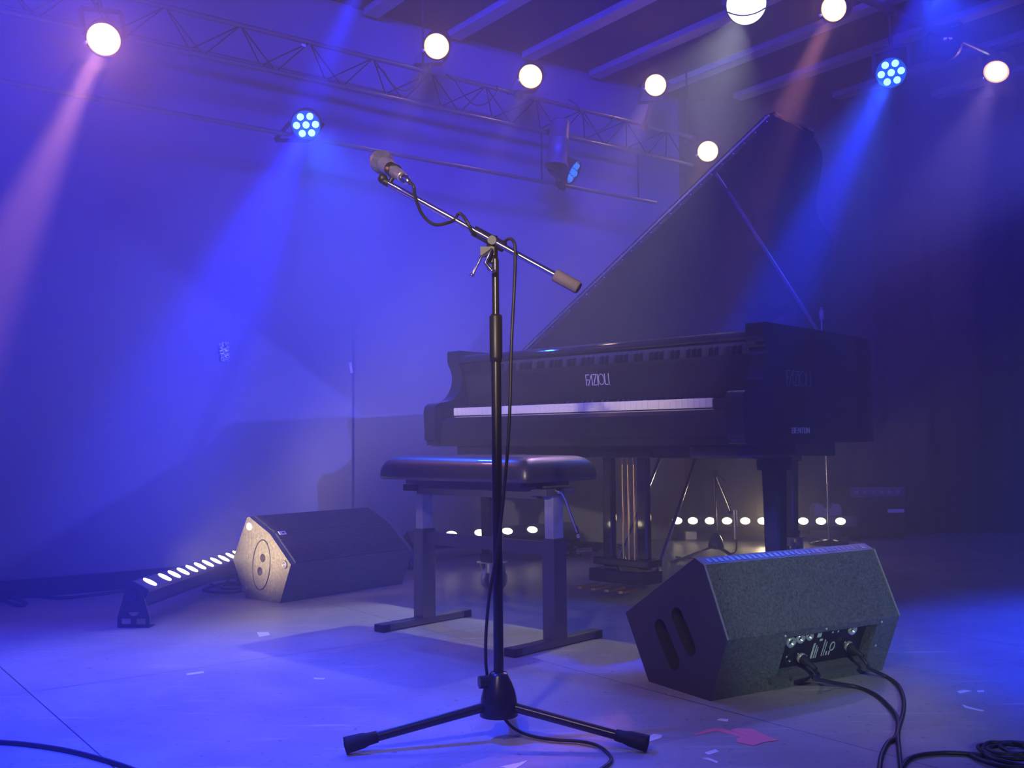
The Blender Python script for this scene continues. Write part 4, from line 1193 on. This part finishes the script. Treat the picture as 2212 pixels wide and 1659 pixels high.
for s_, lab, nm in ((s1, 'black plug in the left socket of the right wedge', 'power_plug'), (s2, 'black plug in the right socket of the right wedge', 'audio_plug')):
    pg = thing(nm, lab, 'plug', s_)
    MB().lathe([(0.0, 0.0), (0.012, 0.0), (0.013, 0.004), (0.012, 0.03), (0.0075, 0.036), (0.006, 0.06), (0.0, 0.06)], 16, c=s_ - on * .01, ax=on).build('sleeve', RUBBER, pg, world=True)
    MB().lathe([(0.0105, -0.004), (0.013, -0.004), (0.0135, 0.006), (0.0135, 0.010), (0.012, 0.012)], 16, c=s_ - on * .006, ax=on).build('collar', STEEL, pg, world=True)
# coil at the bottom right corner
cc = G(2200, 1640); pts = []
r0 = G(1946, 1690, R0); lead = [G(1948, 1659, R0), G(1962, 1640, R0), G(1990, 1630, R0), G(2040, 1626, R0), G(2090, 1628, R0), G(2125, 1632, R0)]
for k in range(58):
    a = PI * 0.95 + k * 2 * PI / 12; rr = 0.082 - 0.00105 * k + 0.006 * math.sin(k * 0.9)
    pts.append((cc.x + rr * 1.05 * math.cos(a) + 0.004 * math.sin(k * 1.7), cc.y + rr * math.sin(a) + 0.004 * math.cos(k * 2.3), R0 + 0.00028 * k + (0.002 if k % 5 else 0.0)))
tag(MB().tube(cat([lead[0]] + lead[1:] + pts, 5), R0 * 0.9, 8).build('coiled_cable', CABLE, origin=cc), 'black cable coiled at the bottom right corner with its loose end', 'cable')
cable('wall_cable', [(-40, 1300), (0, 1296), (40, 1308), (56, 1303), (30, 1290), (60, 1286), (130, 1292), (220, 1283), (270, 1276)], 'black cable looping along the foot of the left wall', r=0.006)
cable('wall_cable', [(-30, 1278), (60, 1282), (130, 1276), (200, 1271), (300, 1255), (380, 1240)], 'thick black cable lying straight along the left wall', r=0.008)
cable('bar_cable', [(455, 1262), (490, 1272), (530, 1268), (500, 1258), (460, 1266), (440, 1276), (500, 1280), (540, 1272)], 'black lead bunched between the left LED bar and the wedge', r=0.005)


# ------------------------------------------------------------------ tape on the floor
def tape(px, label, m=WTAPE, th=0.0006, z=0.0, group='scraps of white tape on the floor', name='tape_scrap'):
    q = [G(x, y) for x, y in px]; n = len(q)
    vs = [Vector((v.x, v.y, z + 0.0002)) for v in q] + [Vector((v.x, v.y, z + th)) for v in q]
    o = MB().add(vs, [tuple(reversed(range(n))), tuple(range(n, 2 * n))] + [(i, (i + 1) % n, (i + 1) % n + n, i + n) for i in range(n)]).build(name, m, origin=q[0])
    return tag(o, label, 'tape', group)


tape([(403, 1455), (439, 1450), (441, 1454), (404, 1459)], 'narrow white tape strip alone on the blue-lit floor at left')
tape([(555, 1366), (580, 1366), (583, 1372), (560, 1376)], 'small white tape square between left wedge and blue patch')
tape([(1322, 1578), (1330, 1576), (1382, 1586), (1376, 1592), (1362, 1590)], 'longest white tape strip beside the right stand foot')
tape([(1380, 1594), (1388, 1590), (1404, 1594), (1400, 1602)], 'middle white tape scrap beside the right stand foot')
tape([(1400, 1592), (1412, 1586), (1430, 1588), (1428, 1594), (1404, 1602)], 'right-hand white tape scrap beside the right stand foot')
tape([(1548, 1556), (1555, 1552), (1574, 1554), (1572, 1559)], 'white tape scrap in the shadow edge before the right wedge')
tape([(1522, 1626), (1545, 1619), (1554, 1624), (1530, 1631)], 'upper of two white tape scraps below the red tape')
tape([(1514, 1638), (1530, 1637), (1552, 1646), (1548, 1649), (1534, 1643)], 'lower of two white tape scraps below the red tape')
tape([(1080, 1657), (1120, 1648), (1140, 1643), (1128, 1652), (1110, 1662)], 'white tape scrap at the bottom edge in front of stand')
tape([(2066, 1494), (2082, 1490), (2098, 1493), (2074, 1498)], 'larger pale tape scrap right of the wedge leads')
tape([(2110, 1492), (2126, 1491), (2126, 1495), (2112, 1495)], 'smallest pale tape scrap right of the wedge leads')
tape([(2078, 1522), (2092, 1527), (2126, 1535), (2122, 1537), (2084, 1529)], 'thin bent pale tape sliver right of the wedge leads')
tape([(676, 1464), (702, 1465), (700, 1468), (680, 1468)], 'faint narrow tape scrap on blue floor left of stand')
tape([(1498, 1586), (1540, 1573), (1560, 1574), (1616, 1590), (1606, 1595), (1552, 1580), (1543, 1580), (1504, 1589)], 'thin red tape arm reaching left from the red patch', RTAPE, group='red tape on the floor')
tape([(1578, 1578), (1592, 1574), (1628, 1576), (1660, 1592), (1682, 1600), (1650, 1604), (1628, 1612), (1592, 1604), (1590, 1596), (1612, 1591)], 'wide torn red tape patch on the floor before the wedge', RTAPE, th=0.0012, group='red tape on the floor')

# marks on the left wall
def on_wall(px, py, off=0.014):
    v = ray(px, py); base = 4.1 + 0.75 * 2.05
    t = (base - 0.0) / (v.y - 0.75 * v.x); p = CAM + v * t; return p + NRM * off


mb = MB(); R_ = random.Random(5); cols, rows = 7, 14; g = {}
for j in range(rows + 1):
    for i in range(cols + 1):
        x = 470 + 20 * i / cols + 2 * R_.random() + (2 if j > 8 else 0); y = 738 + 42 * j / rows + 1.5 * R_.random()
        g[(i, j)] = on_wall(x, y, 0.0145 + 0.009 * R_.random())
vs = [g[(i, j)] for j in range(rows + 1) for i in range(cols + 1)]
fs = [(j * (cols + 1) + i, j * (cols + 1) + i + 1, (j + 1) * (cols + 1) + i + 1, (j + 1) * (cols + 1) + i) for j in range(rows) for i in range(cols) if (i + 2 * j) % 5 != 0 and not (j < 5 and i == 3)]
tag(mb.add(vs, fs).build('crumpled_tape', FOIL, origin=g[(0, 0)]), 'crumpled silvery tape patch stuck on the left wall', 'tape')
tag(MB().bar(on_wall(753, 783, 0.014), on_wall(757, 806, 0.014), 0.012, 0.006, up=NRM).build('peeling_tape', FOIL, origin=on_wall(755, 795)), 'small peeling tape on the wall seam left of the piano', 'tape')
